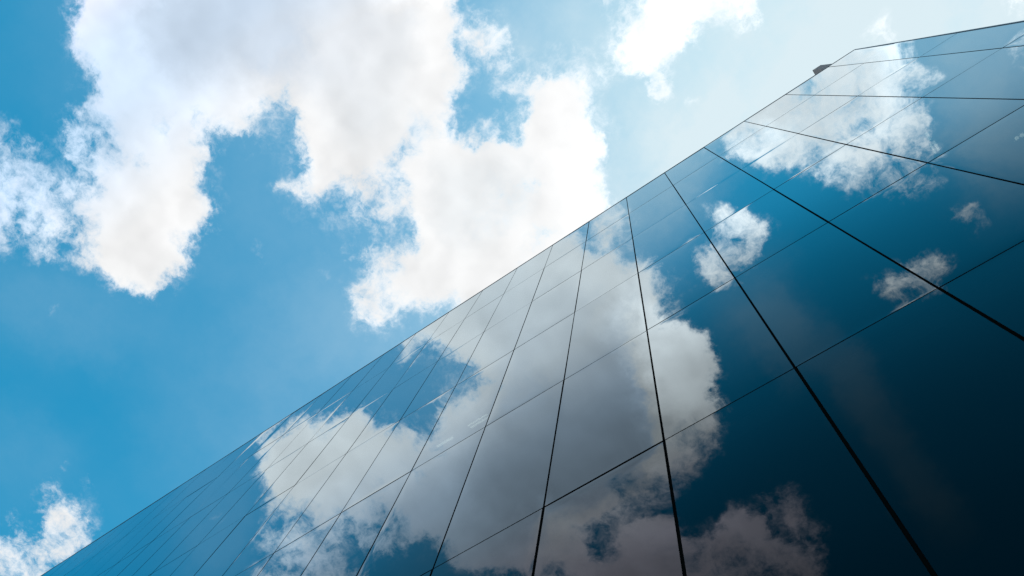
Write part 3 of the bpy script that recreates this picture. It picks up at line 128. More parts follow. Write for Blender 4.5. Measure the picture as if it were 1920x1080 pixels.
    [42,44,45,46,46,46,46,45,43,41,38,34,28,22,20,21,20,13,9,8,9,10,11,19,31,21,9,7,5,4,3,2,1,1,0,0,0,0,0,0,0,0,0,0,0,0,0,0,0,0,0,0,0,0,0,0,0,0,0,0,0,0,0,0,0,0,0,0,0,0,0,0,1,2,3,6,9,14,20,30,51,52,51,53,57,41,34,54,89,99,99,98,96,91,84,76,77,81,83,86,90,94,97,99,99,99,99,99,99,99,95,66,23,13,7,6,8,14,30,61,33,18,16,16,14,11,8,7,10,18,53,61,40,13,6,2,0,0,0,0,0,0,0,0,0,0,0,1,1,2,3,3,4,5,5,6,7,7,7,8,8,8],
    [38,40,42,43,45,45,46,46,45,44,43,41,38,35,32,29,21,14,13,13,14,15,20,31,29,17,11,9,6,11,12,3,1,1,0,0,0,0,0,0,0,0,0,0,0,0,0,0,0,0,0,0,0,0,0,0,0,0,0,0,0,0,0,0,0,0,0,0,0,0,0,0,1,3,5,9,14,28,46,59,67,63,57,56,66,77,76,90,98,99,99,98,95,89,82,76,74,75,76,79,83,81,87,97,99,99,99,99,99,99,91,54,20,12,8,6,7,11,27,55,29,12,8,7,6,4,3,3,6,11,34,44,20,8,3,1,0,0,0,0,0,0,0,0,0,0,0,0,0,1,2,3,3,4,5,6,6,7,7,7,8,8],
    [35,37,38,39,41,42,44,45,45,45,45,44,43,41,40,37,29,19,18,19,24,33,40,41,35,23,14,10,8,17,17,4,1,1,0,0,0,0,0,0,0,0,0,0,0,0,0,0,0,0,0,0,0,0,0,0,0,0,0,0,0,0,0,0,0,0,0,0,0,0,0,1,2,4,8,13,27,49,59,66,71,73,70,68,79,94,98,99,99,99,99,98,95,89,82,77,74,73,73,75,78,69,58,86,98,99,99,99,99,98,83,41,18,14,13,8,6,9,28,38,16,7,4,3,2,1,1,1,3,6,9,12,8,4,2,0,0,0,0,0,0,0,0,0,0,0,0,0,0,0,1,2,3,4,4,5,6,7,7,7,8,8],
    [33,35,35,36,37,39,40,42,43,44,45,45,44,44,43,41,35,25,26,36,48,55,58,56,49,35,19,11,8,6,4,2,1,1,0,0,0,0,0,0,0,0,0,0,0,0,0,0,0,0,0,0,0,0,0,0,0,0,0,0,0,0,0,0,0,0,0,0,0,0,0,1,3,6,12,23,44,56,60,64,67,74,84,89,94,98,99,99,99,99,99,98,97,92,87,82,77,75,74,76,79,79,57,67,95,99,99,99,99,91,65,27,15,15,14,9,5,6,11,10,7,5,2,1,1,0,0,0,1,2,4,4,3,2,1,0,0,0,0,0,0,0,0,0,0,0,0,0,0,0,0,1,2,3,4,5,6,7,7,7,8,8],
    [30,32,34,35,36,36,37,38,39,41,42,42,42,42,42,40,36,35,43,55,62,65,66,64,58,46,29,13,8,5,3,1,1,0,0,0,0,0,0,0,0,0,0,0,0,0,0,0,0,0,0,0,0,0,0,0,0,0,0,0,0,0,0,0,0,0,0,0,0,0,0,1,4,8,22,40,52,58,61,64,67,75,90,97,99,99,99,99,99,99,99,99,98,96,93,88,84,81,81,82,86,90,85,76,94,99,99,99,93,72,34,17,12,12,12,8,4,4,4,5,4,5,2,1,0,0,0,0,0,1,1,1,1,1,0,0,0,0,0,0,0,0,0,0,0,0,0,0,0,0,0,0,0,2,4,5,6,7,7,7,8,8],
    [22,27,30,32,34,35,36,36,37,37,38,38,39,39,39,38,39,45,56,65,68,69,69,66,59,45,24,11,7,4,2,1,0,0,0,0,0,0,0,0,0,0,0,0,0,0,0,0,0,0,0,0,0,0,0,0,0,0,0,0,0,0,0,0,0,0,0,0,0,0,1,2,4,8,23,42,53,57,60,63,67,78,91,98,99,99,99,99,99,99,99,99,99,98,97,94,91,89,89,90,93,95,97,96,98,99,99,94,71,36,17,11,7,7,7,4,2,2,2,2,3,20,5,1,0,0,0,0,0,0,0,0,0,0,0,0,0,0,0,0,0,0,0,0,0,0,0,0,0,0,0,0,1,2,4,6,6,7,7,8,8,8],
    [12,17,24,28,31,33,34,35,36,36,36,37,37,37,38,39,42,52,63,69,70,70,69,65,55,33,16,10,6,3,1,1,0,0,0,0,0,0,0,0,0,0,0,0,0,0,0,0,0,0,0,0,0,0,0,0,0,0,0,0,0,0,0,0,0,0,0,0,0,0,0,1,3,6,12,25,44,54,56,54,57,68,83,91,96,98,99,99,99,99,99,99,99,99,99,98,96,95,95,96,97,98,99,99,99,99,99,82,37,19,11,6,4,3,3,2,1,1,1,1,2,5,2,1,0,0,0,0,0,0,0,0,0,0,0,0,0,0,1,1,2,1,1,0,0,0,0,0,0,0,0,0,1,3,5,7,7,7,8,8,8,8],
    [8,10,13,19,25,29,32,33,34,35,36,36,36,37,37,39,44,56,65,69,70,69,67,61,46,22,14,9,5,2,1,0,0,0,0,0,0,0,0,0,0,0,0,0,0,0,0,0,0,0,0,0,0,0,0,0,0,0,0,0,0,0,0,0,0,0,0,0,0,0,0,1,2,4,7,11,20,27,28,26,37,46,53,61,68,77,87,97,99,99,99,99,99,99,99,99,98,98,97,85,76,86,96,99,99,99,98,77,29,15,7,3,2,1,1,1,1,0,0,0,1,1,1,0,0,0,0,0,0,0,0,0,0,0,0,0,0,1,2,3,4,4,2,1,0,0,0,0,0,0,0,1,3,4,6,7,8,8,8,8,8,8],
    [5,7,8,11,15,21,26,30,32,33,34,35,36,36,37,39,43,54,63,66,66,64,61,53,36,18,12,7,4,2,1,0,0,0,0,0,0,0,0,0,0,0,0,0,0,0,0,0,0,0,0,0,0,0,0,0,0,0,0,0,0,0,0,0,0,0,0,0,0,0,0,0,1,2,4,6,9,10,12,14,19,31,34,35,36,39,49,80,98,99,99,99,99,99,99,99,95,89,84,57,55,67,87,99,99,99,98,76,28,13,6,2,1,1,0,0,0,0,0,0,0,0,0,0,0,0,0,0,0,0,0,0,0,0,0,0,0,1,4,8,13,10,5,2,1,0,0,0,0,0,1,3,6,12,9,8,8,9,8,8,8,8],
    [3,4,5,7,9,11,16,23,27,30,32,34,35,36,36,38,41,49,54,55,54,51,47,41,31,20,12,6,3,2,1,0,0,0,0,0,0,0,0,0,0,0,0,0,0,0,0,0,0,0,0,0,0,0,0,0,0,0,0,0,0,0,0,0,0,0,0,0,0,0,0,0,0,1,2,3,4,5,6,8,9,12,14,15,18,22,28,60,95,99,99,99,99,99,99,98,88,76,71,77,91,95,98,99,99,99,98,78,29,13,6,2,0,0,0,0,0,0,0,0,0,0,0,0,0,0,0,0,0,0,0,0,0,0,0,0,1,2,6,18,26,23,10,3,1,0,0,0,0,0,1,5,12,29,23,12,9,9,9,9,8,8],
    [7,7,9,10,12,14,18,22,26,29,31,32,34,35,36,38,41,44,47,48,47,45,41,36,29,22,16,11,8,6,4,3,3,2,2,2,2,2,1,1,1,1,1,1,1,1,1,1,1,1,1,1,1,1,1,1,1,1,1,1,1,1,1,1,1,1,1,1,2,2,2,2,3,3,4,5,6,8,9,11,13,15,18,20,24,30,40,58,76,84,88,90,91,91,91,89,84,78,76,78,84,87,89,89,88,85,79,63,40,25,16,11,7,6,5,4,3,3,2,2,2,2,2,2,2,1,1,1,1,1,1,1,2,2,2,3,4,6,10,23,29,27,13,4,1,0,0,0,0,0,2,7,18,36,38,28,16,10,9,9,9,8],
    [10,10,11,13,14,17,19,22,25,28,30,31,33,34,35,37,39,41,43,43,42,40,37,33,28,23,18,14,11,9,7,6,5,4,4,4,3,3,3,3,3,3,2,2,2,2,2,2,2,2,2,2,2,2,2,2,2,2,2,2,2,2,2,2,3,3,3,3,3,3,4,4,5,5,6,7,9,10,11,13,15,18,21,24,29,35,44,56,67,75,79,82,84,84,84,83,80,77,76,77,79,81,81,81,79,75,68,57,43,31,23,17,13,10,9,7,6,5,5,4,4,4,3,3,3,3,3,3,3,3,3,3,3,3,4,5,6,8,12,17,21,22,9,3,1,0,0,0,0,1,3,8,24,41,44,42,34,20,11,9,9,8],
    [12,13,14,15,16,18,20,23,25,27,29,30,32,33,34,36,37,39,39,40,39,37,34,31,27,23,19,16,13,11,9,8,7,6,6,5,5,5,4,4,4,4,4,4,4,3,3,3,3,3,3,3,3,3,3,3,3,3,3,3,3,4,4,4,4,4,4,4,5,5,5,6,6,7,8,9,11,12,14,16,18,21,24,27,32,38,45,53,61,68,72,76,77,78,78,78,76,75,74,75,75,76,75,74,71,67,61,53,43,34,27,22,17,14,12,10,9,8,7,6,6,5,5,5,5,4,4,4,4,4,4,4,4,5,5,6,7,9,11,14,15,14,8,2,1,0,0,0,0,1,4,10,30,43,46,46,44,38,25,14,9,8],
    [14,15,15,16,18,19,21,23,25,27,28,30,31,32,33,35,36,36,37,37,36,34,32,30,27,23,20,17,15,13,11,10,9,8,7,7,6,6,6,5,5,5,5,5,5,5,4,4,4,4,4,4,4,4,4,4,4,4,4,4,5,5,5,5,5,5,5,6,6,6,7,7,8,9,10,11,12,14,16,18,20,23,26,30,34,39,45,51,58,63,67,70,72,73,74,74,73,72,72,72,71,71,70,69,66,62,57,50,43,36,30,25,21,18,15,13,11,10,9,8,8,7,7,6,6,6,6,5,5,5,5,5,6,6,6,7,8,9,11,12,12,11,8,4,2,0,0,0,0,1,4,12,33,44,47,47,47,45,41,30,17,10],
    [16,16,17,18,19,20,22,23,25,26,28,29,30,31,32,33,34,35,35,35,34,32,31,29,26,23,21,18,16,14,13,12,10,9,9,8,8,7,7,7,6,6,6,6,6,6,5,5,5,5,5,5,5,5,5,5,5,5,5,5,6,6,6,6,6,6,7,7,7,8,8,9,10,10,11,13,14,16,17,20,22,25,28,31,35,40,45,50,55,59,63,66,68,69,70,70,70,69,69,69,68,67,66,64,61,58,53,48,42,37,32,27,23,20,17,15,14,12,11,10,9,9,8,8,7,7,7,7,6,6,6,7,7,7,7,8,9,9,10,11,11,10,8,6,4,2,1,0,0,1,4,11,32,43,46,47,48,47,46,43,35,22],
    [18,18,18,19,20,21,22,24,25,26,28,29,30,31,32,32,33,33,33,33,32,31,29,28,26,23,21,19,17,16,14,13,12,11,10,9,9,8,8,8,7,7,7,7,7,6,6,6,6,6,6,6,6,6,6,6,6,6,6,6,6,7,7,7,7,7,8,8,8,9,9,10,11,12,13,14,16,17,19,21,23,26,29,32,36,40,44,48,52,56,59,62,64,65,66,67,67,66,66,66,65,64,63,61,58,55,51,46,42,37,33,29,25,22,19,17,15,14,13,12,11,10,9,9,8,8,8,8,7,7,7,7,8,8,8,9,9,9,10,10,10,9,8,6,5,4,3,2,2,1,3,8,24,39,45,46,47,47,47,46,43,38],
    [19,19,19,20,21,22,23,24,25,26,27,28,29,30,31,31,32,32,32,32,31,30,29,27,25,23,22,20,18,17,15,14,13,12,11,10,10,9,9,9,8,8,8,8,7,7,7,7,7,7,7,7,7,7,7,7,7,7,7,7,7,7,8,8,8,8,9,9,9,10,11,11,12,13,14,15,17,18,20,22,24,27,30,33,36,40,43,47,51,54,57,59,61,62,63,64,64,64,64,63,62,61,60,58,55,52,49,45,41,37,33,30,26,24,21,19,17,15,14,13,12,11,11,10,9,9,9,9,8,8,8,8,8,9,9,9,9,10,10,10,9,9,8,7,6,5,5,5,4,5,6,7,14,29,39,43,45,46,47,47,45,42],
    [20,20,20,21,22,22,23,24,25,26,27,28,29,30,30,31,31,31,31,30,30,29,28,27,25,23,22,20,19,17,16,15,14,13,12,11,11,10,10,9,9,9,9,8,8,8,8,8,8,8,8,8,8,8,8,8,8,8,8,8,8,8,8,9,9,9,9,10,10,11,11,12,13,14,15,16,18,19,21,23,25,28,30,33,36,39,43,46,49,52,55,57,58,60,61,61,62,62,61,61,60,59,57,55,53,50,47,44,41,37,34,30,27,25,22,20,18,17,15,14,13,12,12,11,10,10,10,9,9,9,9,9,9,9,9,9,10,10,10,10,9,9,8,8,7,7,6,6,7,7,9,11,16,24,29,32,38,42,44,45,44,42],
    [21,21,21,21,22,23,24,24,25,26,27,28,28,29,30,30,30,30,30,30,29,28,27,26,25,23,22,21,19,18,17,16,15,14,13,12,12,11,11,10,10,10,9,9,9,9,9,9,8,8,8,8,8,8,8,8,8,8,8,9,9,9,9,9,9,10,10,11,11,12,12,13,14,15,16,17,19,20,22,24,26,28,31,34,36,39,42,45,48,50,53,55,56,58,59,59,60,60,59,59,58,57,55,54,51,49,46,43,40,37,34,31,28,26,23,21,19,18,16,15,14,13,12,12,11,11,10,10,10,10,10,10,10,10,10,10,10,10,10,10,9,9,9,8,8,8,8,8,8,9,11,13,16,20,22,20,23,27,34,39,41,38],
    [21,21,22,22,22,23,24,25,25,26,27,28,28,29,29,30,30,30,30,29,29,28,27,26,25,23,22,21,20,18,17,16,15,14,13,13,12,12,11,11,10,10,10,10,9,9,9,9,9,9,9,9,9,9,9,9,9,9,9,9,9,9,10,10,10,10,11,11,12,12,13,14,15,16,17,18,19,21,23,24,27,29,31,34,36,39,42,44,47,49,51,53,55,56,57,58,58,58,58,57,56,55,54,52,50,48,45,42,40,37,34,31,29,26,24,22,20,19,17,16,15,14,13,12,12,11,11,11,10,10,10,10,10,10,10,10,10,10,10,10,10,9,9,9,9,8,9,9,9,10,12,14,16,18,19,19,19,15,18,21,30,32],
    [22,22,22,22,23,23,24,25,25,26,27,27,28,29,29,29,29,29,29,29,28,28,27,26,25,23,22,21,20,19,18,17,16,15,14,13,13,12,12,11,11,10,10,10,10,10,10,9,9,9,9,9,9,9,9,9,9,9,9,9,10,10,10,10,10,11,11,12,12,13,13,14,15,16,17,18,20,21,23,25,27,29,31,34,36,39,41,44,46,48,51,52,54,55,56,57,57,57,57,56,55,54,53,51,49,47,45,42,39,37,34,31,29,27,24,22,21,19,18,16,15,14,14,13,12,12,11,11,11,11,10,10,10,10,10,10,10,10,10,10,10,10,9,9,9,9,9,10,10,11,12,14,16,17,18,19,19,18,20,23,27,28],
    [22,22,22,23,23,24,24,25,25,26,27,27,28,28,29,29,29,29,29,28,28,27,26,26,25,23,22,21,20,19,18,17,16,15,14,14,13,12,12,11,11,11,11,10,10,10,10,10,10,10,9,9,9,9,9,9,9,10,10,10,10,10,10,10,11,11,11,12,12,13,14,14,15,16,17,19,20,22,23,25,27,29,32,34,36,39,41,44,46,48,50,52,53,54,55,56,56,56,56,55,55,53,52,50,49,46,44,42,39,37,34,32,29,27,25,23,21,19,18,17,16,15,14,13,13,12,12,11,11,11,11,11,10,10,10,10,10,10,10,10,10,10,10,9,9,9,10,10,11,12,13,14,16,17,18,18,19,19,21,23,25,26],
    [22,22,22,23,23,24,24,25,25,26,27,27,28,28,29,29,29,29,29,28,28,27,26,25,24,23,22,21,20,19,18,17,16,15,14,14,13,13,12,12,11,11,11,10,10,10,10,10,10,10,10,10,10,10,10,10,10,10,10,10,10,10,10,11,11,11,12,12,13,13,14,15,16,17,18,19,20,22,23,25,27,29,32,34,36,39,41,43,46,48,50,51,53,54,55,55,56,56,55,55,54,53,52,50,48,46,44,42,39,37,34,32,29,27,25,23,21,20,18,17,16,15,14,13,13,12,12,12,11,11,11,11,11,11,10,10,10,10,10,10,10,10,10,10,10,10,10,10,11,12,13,14,15,17,18,18,19,20,21,23,24,25],
]
HAZE = [
    [4,4,4,4,4,4,4,4,4,4,3,3,3,3,3,2,2,2,1,1,1,1,0,0,0,0,0,0,0,0,0,0,0,0,0,0,0,0,0,0],
    [4,4,4,4,4,4,4,4,4,4,3,3,3,3,3,2,2,2,1,1,1,0,0,0,0,0,0,0,0,0,0,0,0,0,0,0,0,0,0,0],
    [4,4,4,4,4,4,4,4,4,4,3,3,3,3,3,2,2,2,1,1,1,0,0,0,0,0,0,0,0,0,0,0,0,0,0,0,0,0,0,0],
    [4,4,4,4,4,4,4,4,4,3,3,3,3,3,3,3,2,2,1,1,0,0,0,0,0,0,0,0,0,0,0,0,0,0,0,0,0,0,0,0],
    [3,3,3,3,3,3,3,3,3,3,3,3,3,3,3,3,2,1,1,0,0,0,0,0,0,0,0,0,0,9,0,0,0,0,0,0,0,0,0,1],
    [3,3,3,3,3,3,3,3,3,3,3,3,3,3,3,3,3,1,1,0,0,0,0,0,0,0,0,0,0,22,0,0,0,0,0,0,0,0,1,1],
    [3,3,3,3,3,3,3,3,3,3,3,4,4,4,4,4,4,0,0,0,0,0,0,0,0,0,0,0,0,21,0,0,0,0,0,0,0,1,1,1],
    [3,3,3,3,3,3,3,3,3,3,3,4,4,4,4,4,3,1,0,0,0,0,0,0,0,0,0,0,0,17,0,0,0,0,0,0,0,1,1,1],
    [2,2,2,2,2,2,2,2,3,3,3,4,4,4,4,4,4,3,1,0,0,0,0,0,0,0,0,0,0,21,0,0,0,0,0,0,0,1,1,2],
    [2,2,2,2,2,2,2,2,2,3,3,4,4,4,4,5,7,7,5,2,0,0,0,0,0,0,0,0,0,29,0,0,0,0,0,0,0,1,2,2],
    [2,2,2,2,1,1,1,1,1,2,3,3,3,4,5,7,8,10,10,7,4,1,0,0,0,0,0,0,1,21,0,0,0,0,0,0,0,2,3,4],
    [1,1,1,1,1,1,1,0,0,2,3,3,4,4,6,8,10,12,13,14,11,7,2,0,0,0,0,0,14,13,0,0,0,0,1,3,5,4,5,5],
    [1,1,1,1,1,0,0,0,1,2,3,3,4,5,7,9,11,13,15,17,18,15,10,4,0,0,2,10,24,6,0,0,0,0,5,17,22,11,7,7],
    [1,1,0,0,0,0,0,1,2,3,4,4,5,6,8,10,12,14,16,19,20,22,20,15,8,1,3,14,24,8,0,0,0,1,15,40,45,23,6,10],
    [0,0,0,0,0,0,1,2,5,8,7,5,6,8,10,12,14,16,18,20,22,23,25,25,21,13,6,9,10,6,0,0,0,3,23,52,56,36,12,15],
    [0,0,0,0,0,0,1,3,8,13,12,8,7,8,10,12,15,17,19,21,22,24,26,30,32,29,20,9,1,0,0,0,0,3,25,54,60,48,22,24],
    [0,0,0,0,0,1,2,3,6,12,15,13,9,9,11,12,14,16,18,20,22,24,26,30,33,36,37,33,16,3,0,0,0,2,22,53,61,56,37,36],
    [0,0,0,0,1,2,3,3,4,8,13,15,12,10,10,12,14,16,17,19,21,23,26,29,33,36,47,60,50,26,7,0,0,1,16,48,55,54,48,46],
    [2,2,3,3,6,9,8,6,4,4,8,12,12,10,10,12,14,15,17,18,20,23,26,29,32,35,50,64,64,58,52,55,55,39,40,50,55,57,56,55],
    [3,3,3,5,9,11,11,9,4,3,5,7,9,10,11,13,15,16,18,20,22,25,29,32,36,39,45,56,63,60,60,60,59,61,55,57,60,62,63,63],
    [4,4,4,6,8,10,10,8,5,4,6,8,10,12,14,16,19,21,23,25,28,32,36,41,45,49,54,61,69,72,70,65,61,59,61,63,66,68,70,71],
    [4,4,4,5,6,6,6,5,4,5,8,10,12,15,17,20,22,25,27,30,35,39,45,50,55,60,67,78,85,82,72,62,55,54,57,63,71,75,79,80],
    [5,5,5,5,5,5,5,5,5,7,9,12,15,17,20,23,26,29,31,35,40,46,52,58,64,70,80,93,95,85,69,55,48,47,50,59,72,84,91,89],
    [5,5,5,5,5,5,5,5,5,7,10,12,15,18,21,24,27,29,32,36,42,48,54,60,66,72,84,96,95,81,64,49,45,43,45,51,65,81,93,97],
    [5,5,5,5,5,5,6,6,7,8,11,13,16,18,21,24,27,30,34,38,43,48,54,60,66,72,79,84,83,75,65,57,52,50,50,49,63,78,92,97],
    [5,5,5,5,5,6,6,7,8,9,11,14,16,19,22,25,28,31,35,39,44,49,54,59,65,70,75,77,77,72,66,60,56,55,55,59,68,81,93,96],
    [5,5,5,5,6,6,6,7,8,10,12,14,16,19,22,25,28,31,35,39,44,49,54,59,64,69,73,75,74,71,66,61,58,57,58,62,70,80,88,92],
]
SHADE = [
    [45,45,45,45,46,46,47,47,48,48,49,49,50,50,50,50,50,50,49,48,47,45,43,41,39,37,35,33,31,30,28,27,27,26,26,25,25,25,25,25,25,25,25,25,25,25,25,25,25,25,25,25,25,25,25,25],
    [45,45,45,45,46,46,46,47,47,48,49,49,50,50,50,50,50,50,49,48,47,45,43,41,39,37,35,33,31,29,28,27,26,26,25,25,25,25,25,25,25,25,25,25,25,25,25,25,25,25,25,25,25,25,25,25],
    [45,45,45,45,45,46,46,47,47,48,49,49,50,50,51,51,51,51,50,49,48,46,44,41,39,36,34,32,30,29,28,27,26,26,25,25,25,25,25,25,25,25,25,25,25,25,25,25,25,25,25,25,25,25,25,25],
    [44,44,45,45,45,46,46,47,47,48,49,49,50,51,51,51,52,51,51,50,49,47,44,42,39,36,34,31,30,28,27,26,26,25,25,25,25,25,25,25,25,25,25,25,25,25,25,25,25,25,25,25,25,25,25,25],
    [44,44,44,44,45,45,46,46,47,48,48,49,50,51,52,52,53,53,52,52,50,48,45,42,39,35,33,30,29,27,26,25,25,25,25,25,25,25,25,25,25,25,25,25,25,25,25,25,25,25,25,25,25,25,25,25],
    [43,43,43,44,44,45,45,46,47,47,48,49,50,51,52,53,54,54,54,54,52,50,47,43,38,34,31,29,27,26,25,25,25,25,26,25,25,25,25,25,25,25,25,25,25,25,25,25,25,25,25,25,25,25,25,25],
    [42,43,43,43,43,44,44,45,46,47,48,49,51,52,53,54,55,56,56,56,56,54,50,43,37,32,29,27,25,25,25,25,27,33,36,26,25,25,25,25,25,25,25,25,25,25,25,25,25,25,25,25,25,25,25,25],
    [42,42,42,42,43,43,44,44,45,47,48,49,51,53,54,56,57,58,59,60,60,59,55,44,34,29,25,25,25,25,26,32,37,38,38,32,25,25,25,25,25,25,25,25,25,25,25,25,25,25,25,25,25,25,25,25],
    [41,41,41,41,42,42,43,44,45,46,47,49,51,53,55,57,59,61,62,64,67,67,67,45,25,25,25,25,26,30,36,38,38,38,35,28,25,25,25,25,25,25,25,25,25,25,25,25,25,25,25,25,25,25,25,25],
    [40,40,40,40,40,41,42,42,43,45,46,49,51,54,56,59,61,63,65,67,67,67,66,46,25,25,25,29,35,38,38,38,37,31,26,25,25,25,25,25,25,25,25,25,25,25,25,25,25,25,25,25,25,25,25,25],
    [38,38,39,39,39,40,40,41,42,43,45,48,51,54,58,61,64,67,67,67,67,66,62,51,35,29,34,38,38,38,38,33,27,25,25,25,25,25,25,25,25,25,25,25,25,25,25,25,25,25,25,25,25,25,25,25],
    [37,37,37,37,38,38,39,39,40,42,44,46,50,54,59,63,67,67,67,66,65,65,63,57,50,44,39,38,38,35,28,25,25,25,25,25,25,25,25,25,25,25,25,25,25,25,25,25,25,25,25,25,25,25,25,25],
    [36,36,36,36,36,36,37,37,38,39,41,44,48,54,62,67,67,65,63,63,65,66,66,63,58,52,46,38,30,25,25,25,25,25,25,25,25,25,25,25,25,25,25,25,25,25,25,25,25,25,25,25,25,25,25,25],
    [34,34,34,34,34,34,35,35,35,36,38,40,45,52,67,64,61,60,62,65,66,66,66,66,64,59,51,41,31,26,27,26,25,25,25,25,25,25,25,25,25,25,25,25,25,25,25,25,25,25,25,25,25,25,25,25],
    [33,33,33,33,33,33,32,32,32,33,33,34,38,44,54,55,58,60,64,66,66,66,66,66,66,66,65,59,50,53,62,61,42,26,25,24,24,25,25,25,25,25,25,25,25,20,21,25,25,25,25,25,25,25,25,25],
    [31,31,31,31,31,31,30,30,29,29,28,25,30,45,51,55,59,64,66,66,66,66,66,66,66,70,76,75,74,77,77,77,76,46,25,1,0,21,25,25,25,25,25,23,15,10,12,24,25,25,25,25,25,25,25,25],
    [30,30,30,30,29,29,28,27,27,25,25,28,41,49,54,58,63,66,66,66,66,66,66,66,67,73,78,79,79,79,78,77,77,66,28,0,0,3,24,25,25,25,25,18,9,9,13,18,18,25,25,25,25,25,25,25],
    [29,29,28,28,28,27,26,25,25,25,27,38,46,52,57,63,66,66,66,66,66,66,66,69,68,73,78,79,79,79,79,79,77,74,39,3,0,0,21,25,25,25,25,24,13,18,24,19,21,25,25,25,25,25,25,25],
    [28,27,27,27,26,26,25,25,25,27,37,45,51,57,63,66,66,66,66,66,66,66,67,70,70,68,73,77,79,79,79,77,74,74,53,16,0,0,24,25,25,25,25,25,24,25,27,29,25,25,25,25,25,25,25,25],
    [26,26,26,26,25,25,25,25,27,36,43,50,58,64,66,66,66,66,66,66,66,66,66,66,68,66,67,70,75,78,78,74,72,72,62,35,17,26,25,26,28,26,25,25,25,28,33,34,26,25,25,25,25,25,25,25],
    [25,25,25,25,25,25,25,27,35,42,48,55,63,66,66,66,66,66,66,66,66,66,66,66,66,66,66,66,68,72,74,72,72,72,69,54,39,40,33,29,28,27,25,25,30,34,34,34,31,25,25,25,25,25,25,26],
    [25,25,25,25,25,25,26,34,41,48,54,62,66,66,66,66,66,66,66,66,66,66,66,66,66,66,66,66,66,68,71,72,71,71,71,68,57,52,44,37,29,25,26,32,34,35,35,34,34,27,25,25,25,25,25,27],
    [25,25,25,25,25,27,34,41,47,54,62,66,66,66,66,66,66,66,66,66,66,66,66,66,66,66,66,66,66,68,70,71,71,71,69,66,65,64,57,48,39,31,33,35,44,57,57,44,34,31,25,25,25,28,29,30],
    [25,25,25,25,27,33,40,47,55,62,66,66,66,66,66,66,66,66,66,66,66,66,66,66,66,66,66,66,66,68,70,71,70,69,67,66,66,66,65,60,52,44,41,40,59,60,58,52,33,27,31,32,32,33,34,35],
    [40,43,50,67,67,67,67,67,67,67,67,67,67,67,67,67,67,67,67,67,67,67,67,67,67,67,67,67,67,67,69,69,68,67,67,67,67,67,67,67,67,67,67,67,67,67,62,55,46,41,40,39,39,39,39,40],
    [53,57,67,67,67,67,67,67,67,67,67,67,67,67,67,67,67,67,67,67,67,67,67,67,67,67,67,67,67,67,67,67,67,67,67,67,67,67,67,67,67,67,67,67,67,67,67,61,56,52,49,47,46,45,45,45],
    [62,67,67,67,67,67,67,67,67,67,67,67,67,67,67,67,67,67,67,67,67,67,67,67,67,67,67,67,67,67,67,67,70,68,67,67,67,67,67,67,67,67,67,67,67,67,67,67,67,60,56,53,52,50,50,49],
    [67,67,67,67,67,67,67,67,67,67,67,67,67,67,67,67,67,67,67,67,67,67,67,67,67,67,67,67,67,67,67,70,71,71,70,68,67,67,67,67,67,67,67,67,67,67,67,67,67,67,62,59,57,55,54,54],
    [67,67,67,67,67,67,67,67,67,67,67,67,67,67,67,67,67,67,67,67,67,67,67,67,67,67,67,67,67,67,67,71,71,71,71,70,67,67,67,67,67,67,67,67,67,67,67,67,67,67,67,63,62,60,59,58],
    [67,67,67,67,67,67,67,67,67,67,67,67,67,67,67,67,67,67,67,67,67,67,67,67,67,67,67,67,67,67,67,68,70,71,70,68,67,67,67,67,67,67,67,67,67,67,67,67,67,67,67,67,67,64,62,62],
    [67,67,67,67,67,67,67,67,67,67,67,67,67,67,67,67,67,67,67,67,67,67,67,67,67,67,67,67,67,67,67,67,67,67,67,67,67,67,67,67,67,67,67,67,67,67,67,67,67,67,67,67,67,67,65,64],
    [67,67,67,67,67,67,67,67,67,67,67,67,67,67,67,67,67,67,67,67,67,67,67,67,67,67,67,67,67,67,67,67,67,67,67,67,67,67,67,67,67,67,67,67,67,67,67,67,67,67,67,67,67,67,67,67],
    [67,67,67,67,67,67,67,67,67,67,67,67,67,67,67,67,67,67,67,67,67,67,67,67,67,67,67,67,67,67,67,67,67,67,67,67,67,67,67,67,67,67,67,67,67,67,67,67,67,67,67,67,67,67,67,67],
    [67,67,67,67,67,67,67,67,67,67,67,67,67,67,67,67,67,67,67,67,67,67,67,67,67,67,67,67,67,67,67,67,67,67,67,67,67,67,67,67,67,67,67,67,67,67,67,67,67,67,67,67,67,67,67,67],
    [67,67,67,67,67,67,67,67,67,67,67,67,67,67,67,67,67,67,67,67,67,67,67,67,67,67,67,67,67,67,67,67,67,67,67,67,67,67,67,67,67,67,67,67,67,67,67,67,67,67,67,67,67,67,67,67],
    [67,67,67,67,67,67,67,67,67,67,67,67,67,67,67,67,67,67,67,67,67,67,67,67,67,67,67,67,67,67,67,67,67,67,67,67,67,67,67,67,67,67,67,67,67,67,67,67,67,67,67,67,67,67,67,67],
]
SKY_STRENGTH = 0.15
SKY_TINT = (0.05, 1.16, 1.19)
CLOUD_L = 2.0
SHADE_K = 1.6
SOFT_K = 0.10
RELIEF_K = 1.6
SUNHAZE_P = 45.0
SUNHAZE_K = 0.8
LAMP_E = 1.9
GLASS_TINT = (0.81, 0.94, 1.0, 1)
REFLECT = [(0.0, 0.02), (0.357, 0.022), (0.447, 0.035), (0.554, 0.075), (0.655, 0.20), (0.723, 0.36), (0.81, 0.64), (0.861, 0.70), (0.913, 0.78), (1.0, 1.0)]
PILLOW = 0.0018
TILT = 0.0008
PINCH = 0.0012
BAND_K = 4.2


world = bpy.data.worlds.new("World")
scene.world = world
world.use_nodes = True
nt = world.node_tree
nt.nodes.clear()
N, LK = nt.nodes, nt.links


def node(t, **kw):
    n = N.new(t)
    for k, v in kw.items():
        setattr(n, k, v)
    return n


def put(sock, v):
    if v is None:
        return
    if hasattr(v, 'is_output'):
        LK.new(v, sock)
    else:
        sock.default_value = v


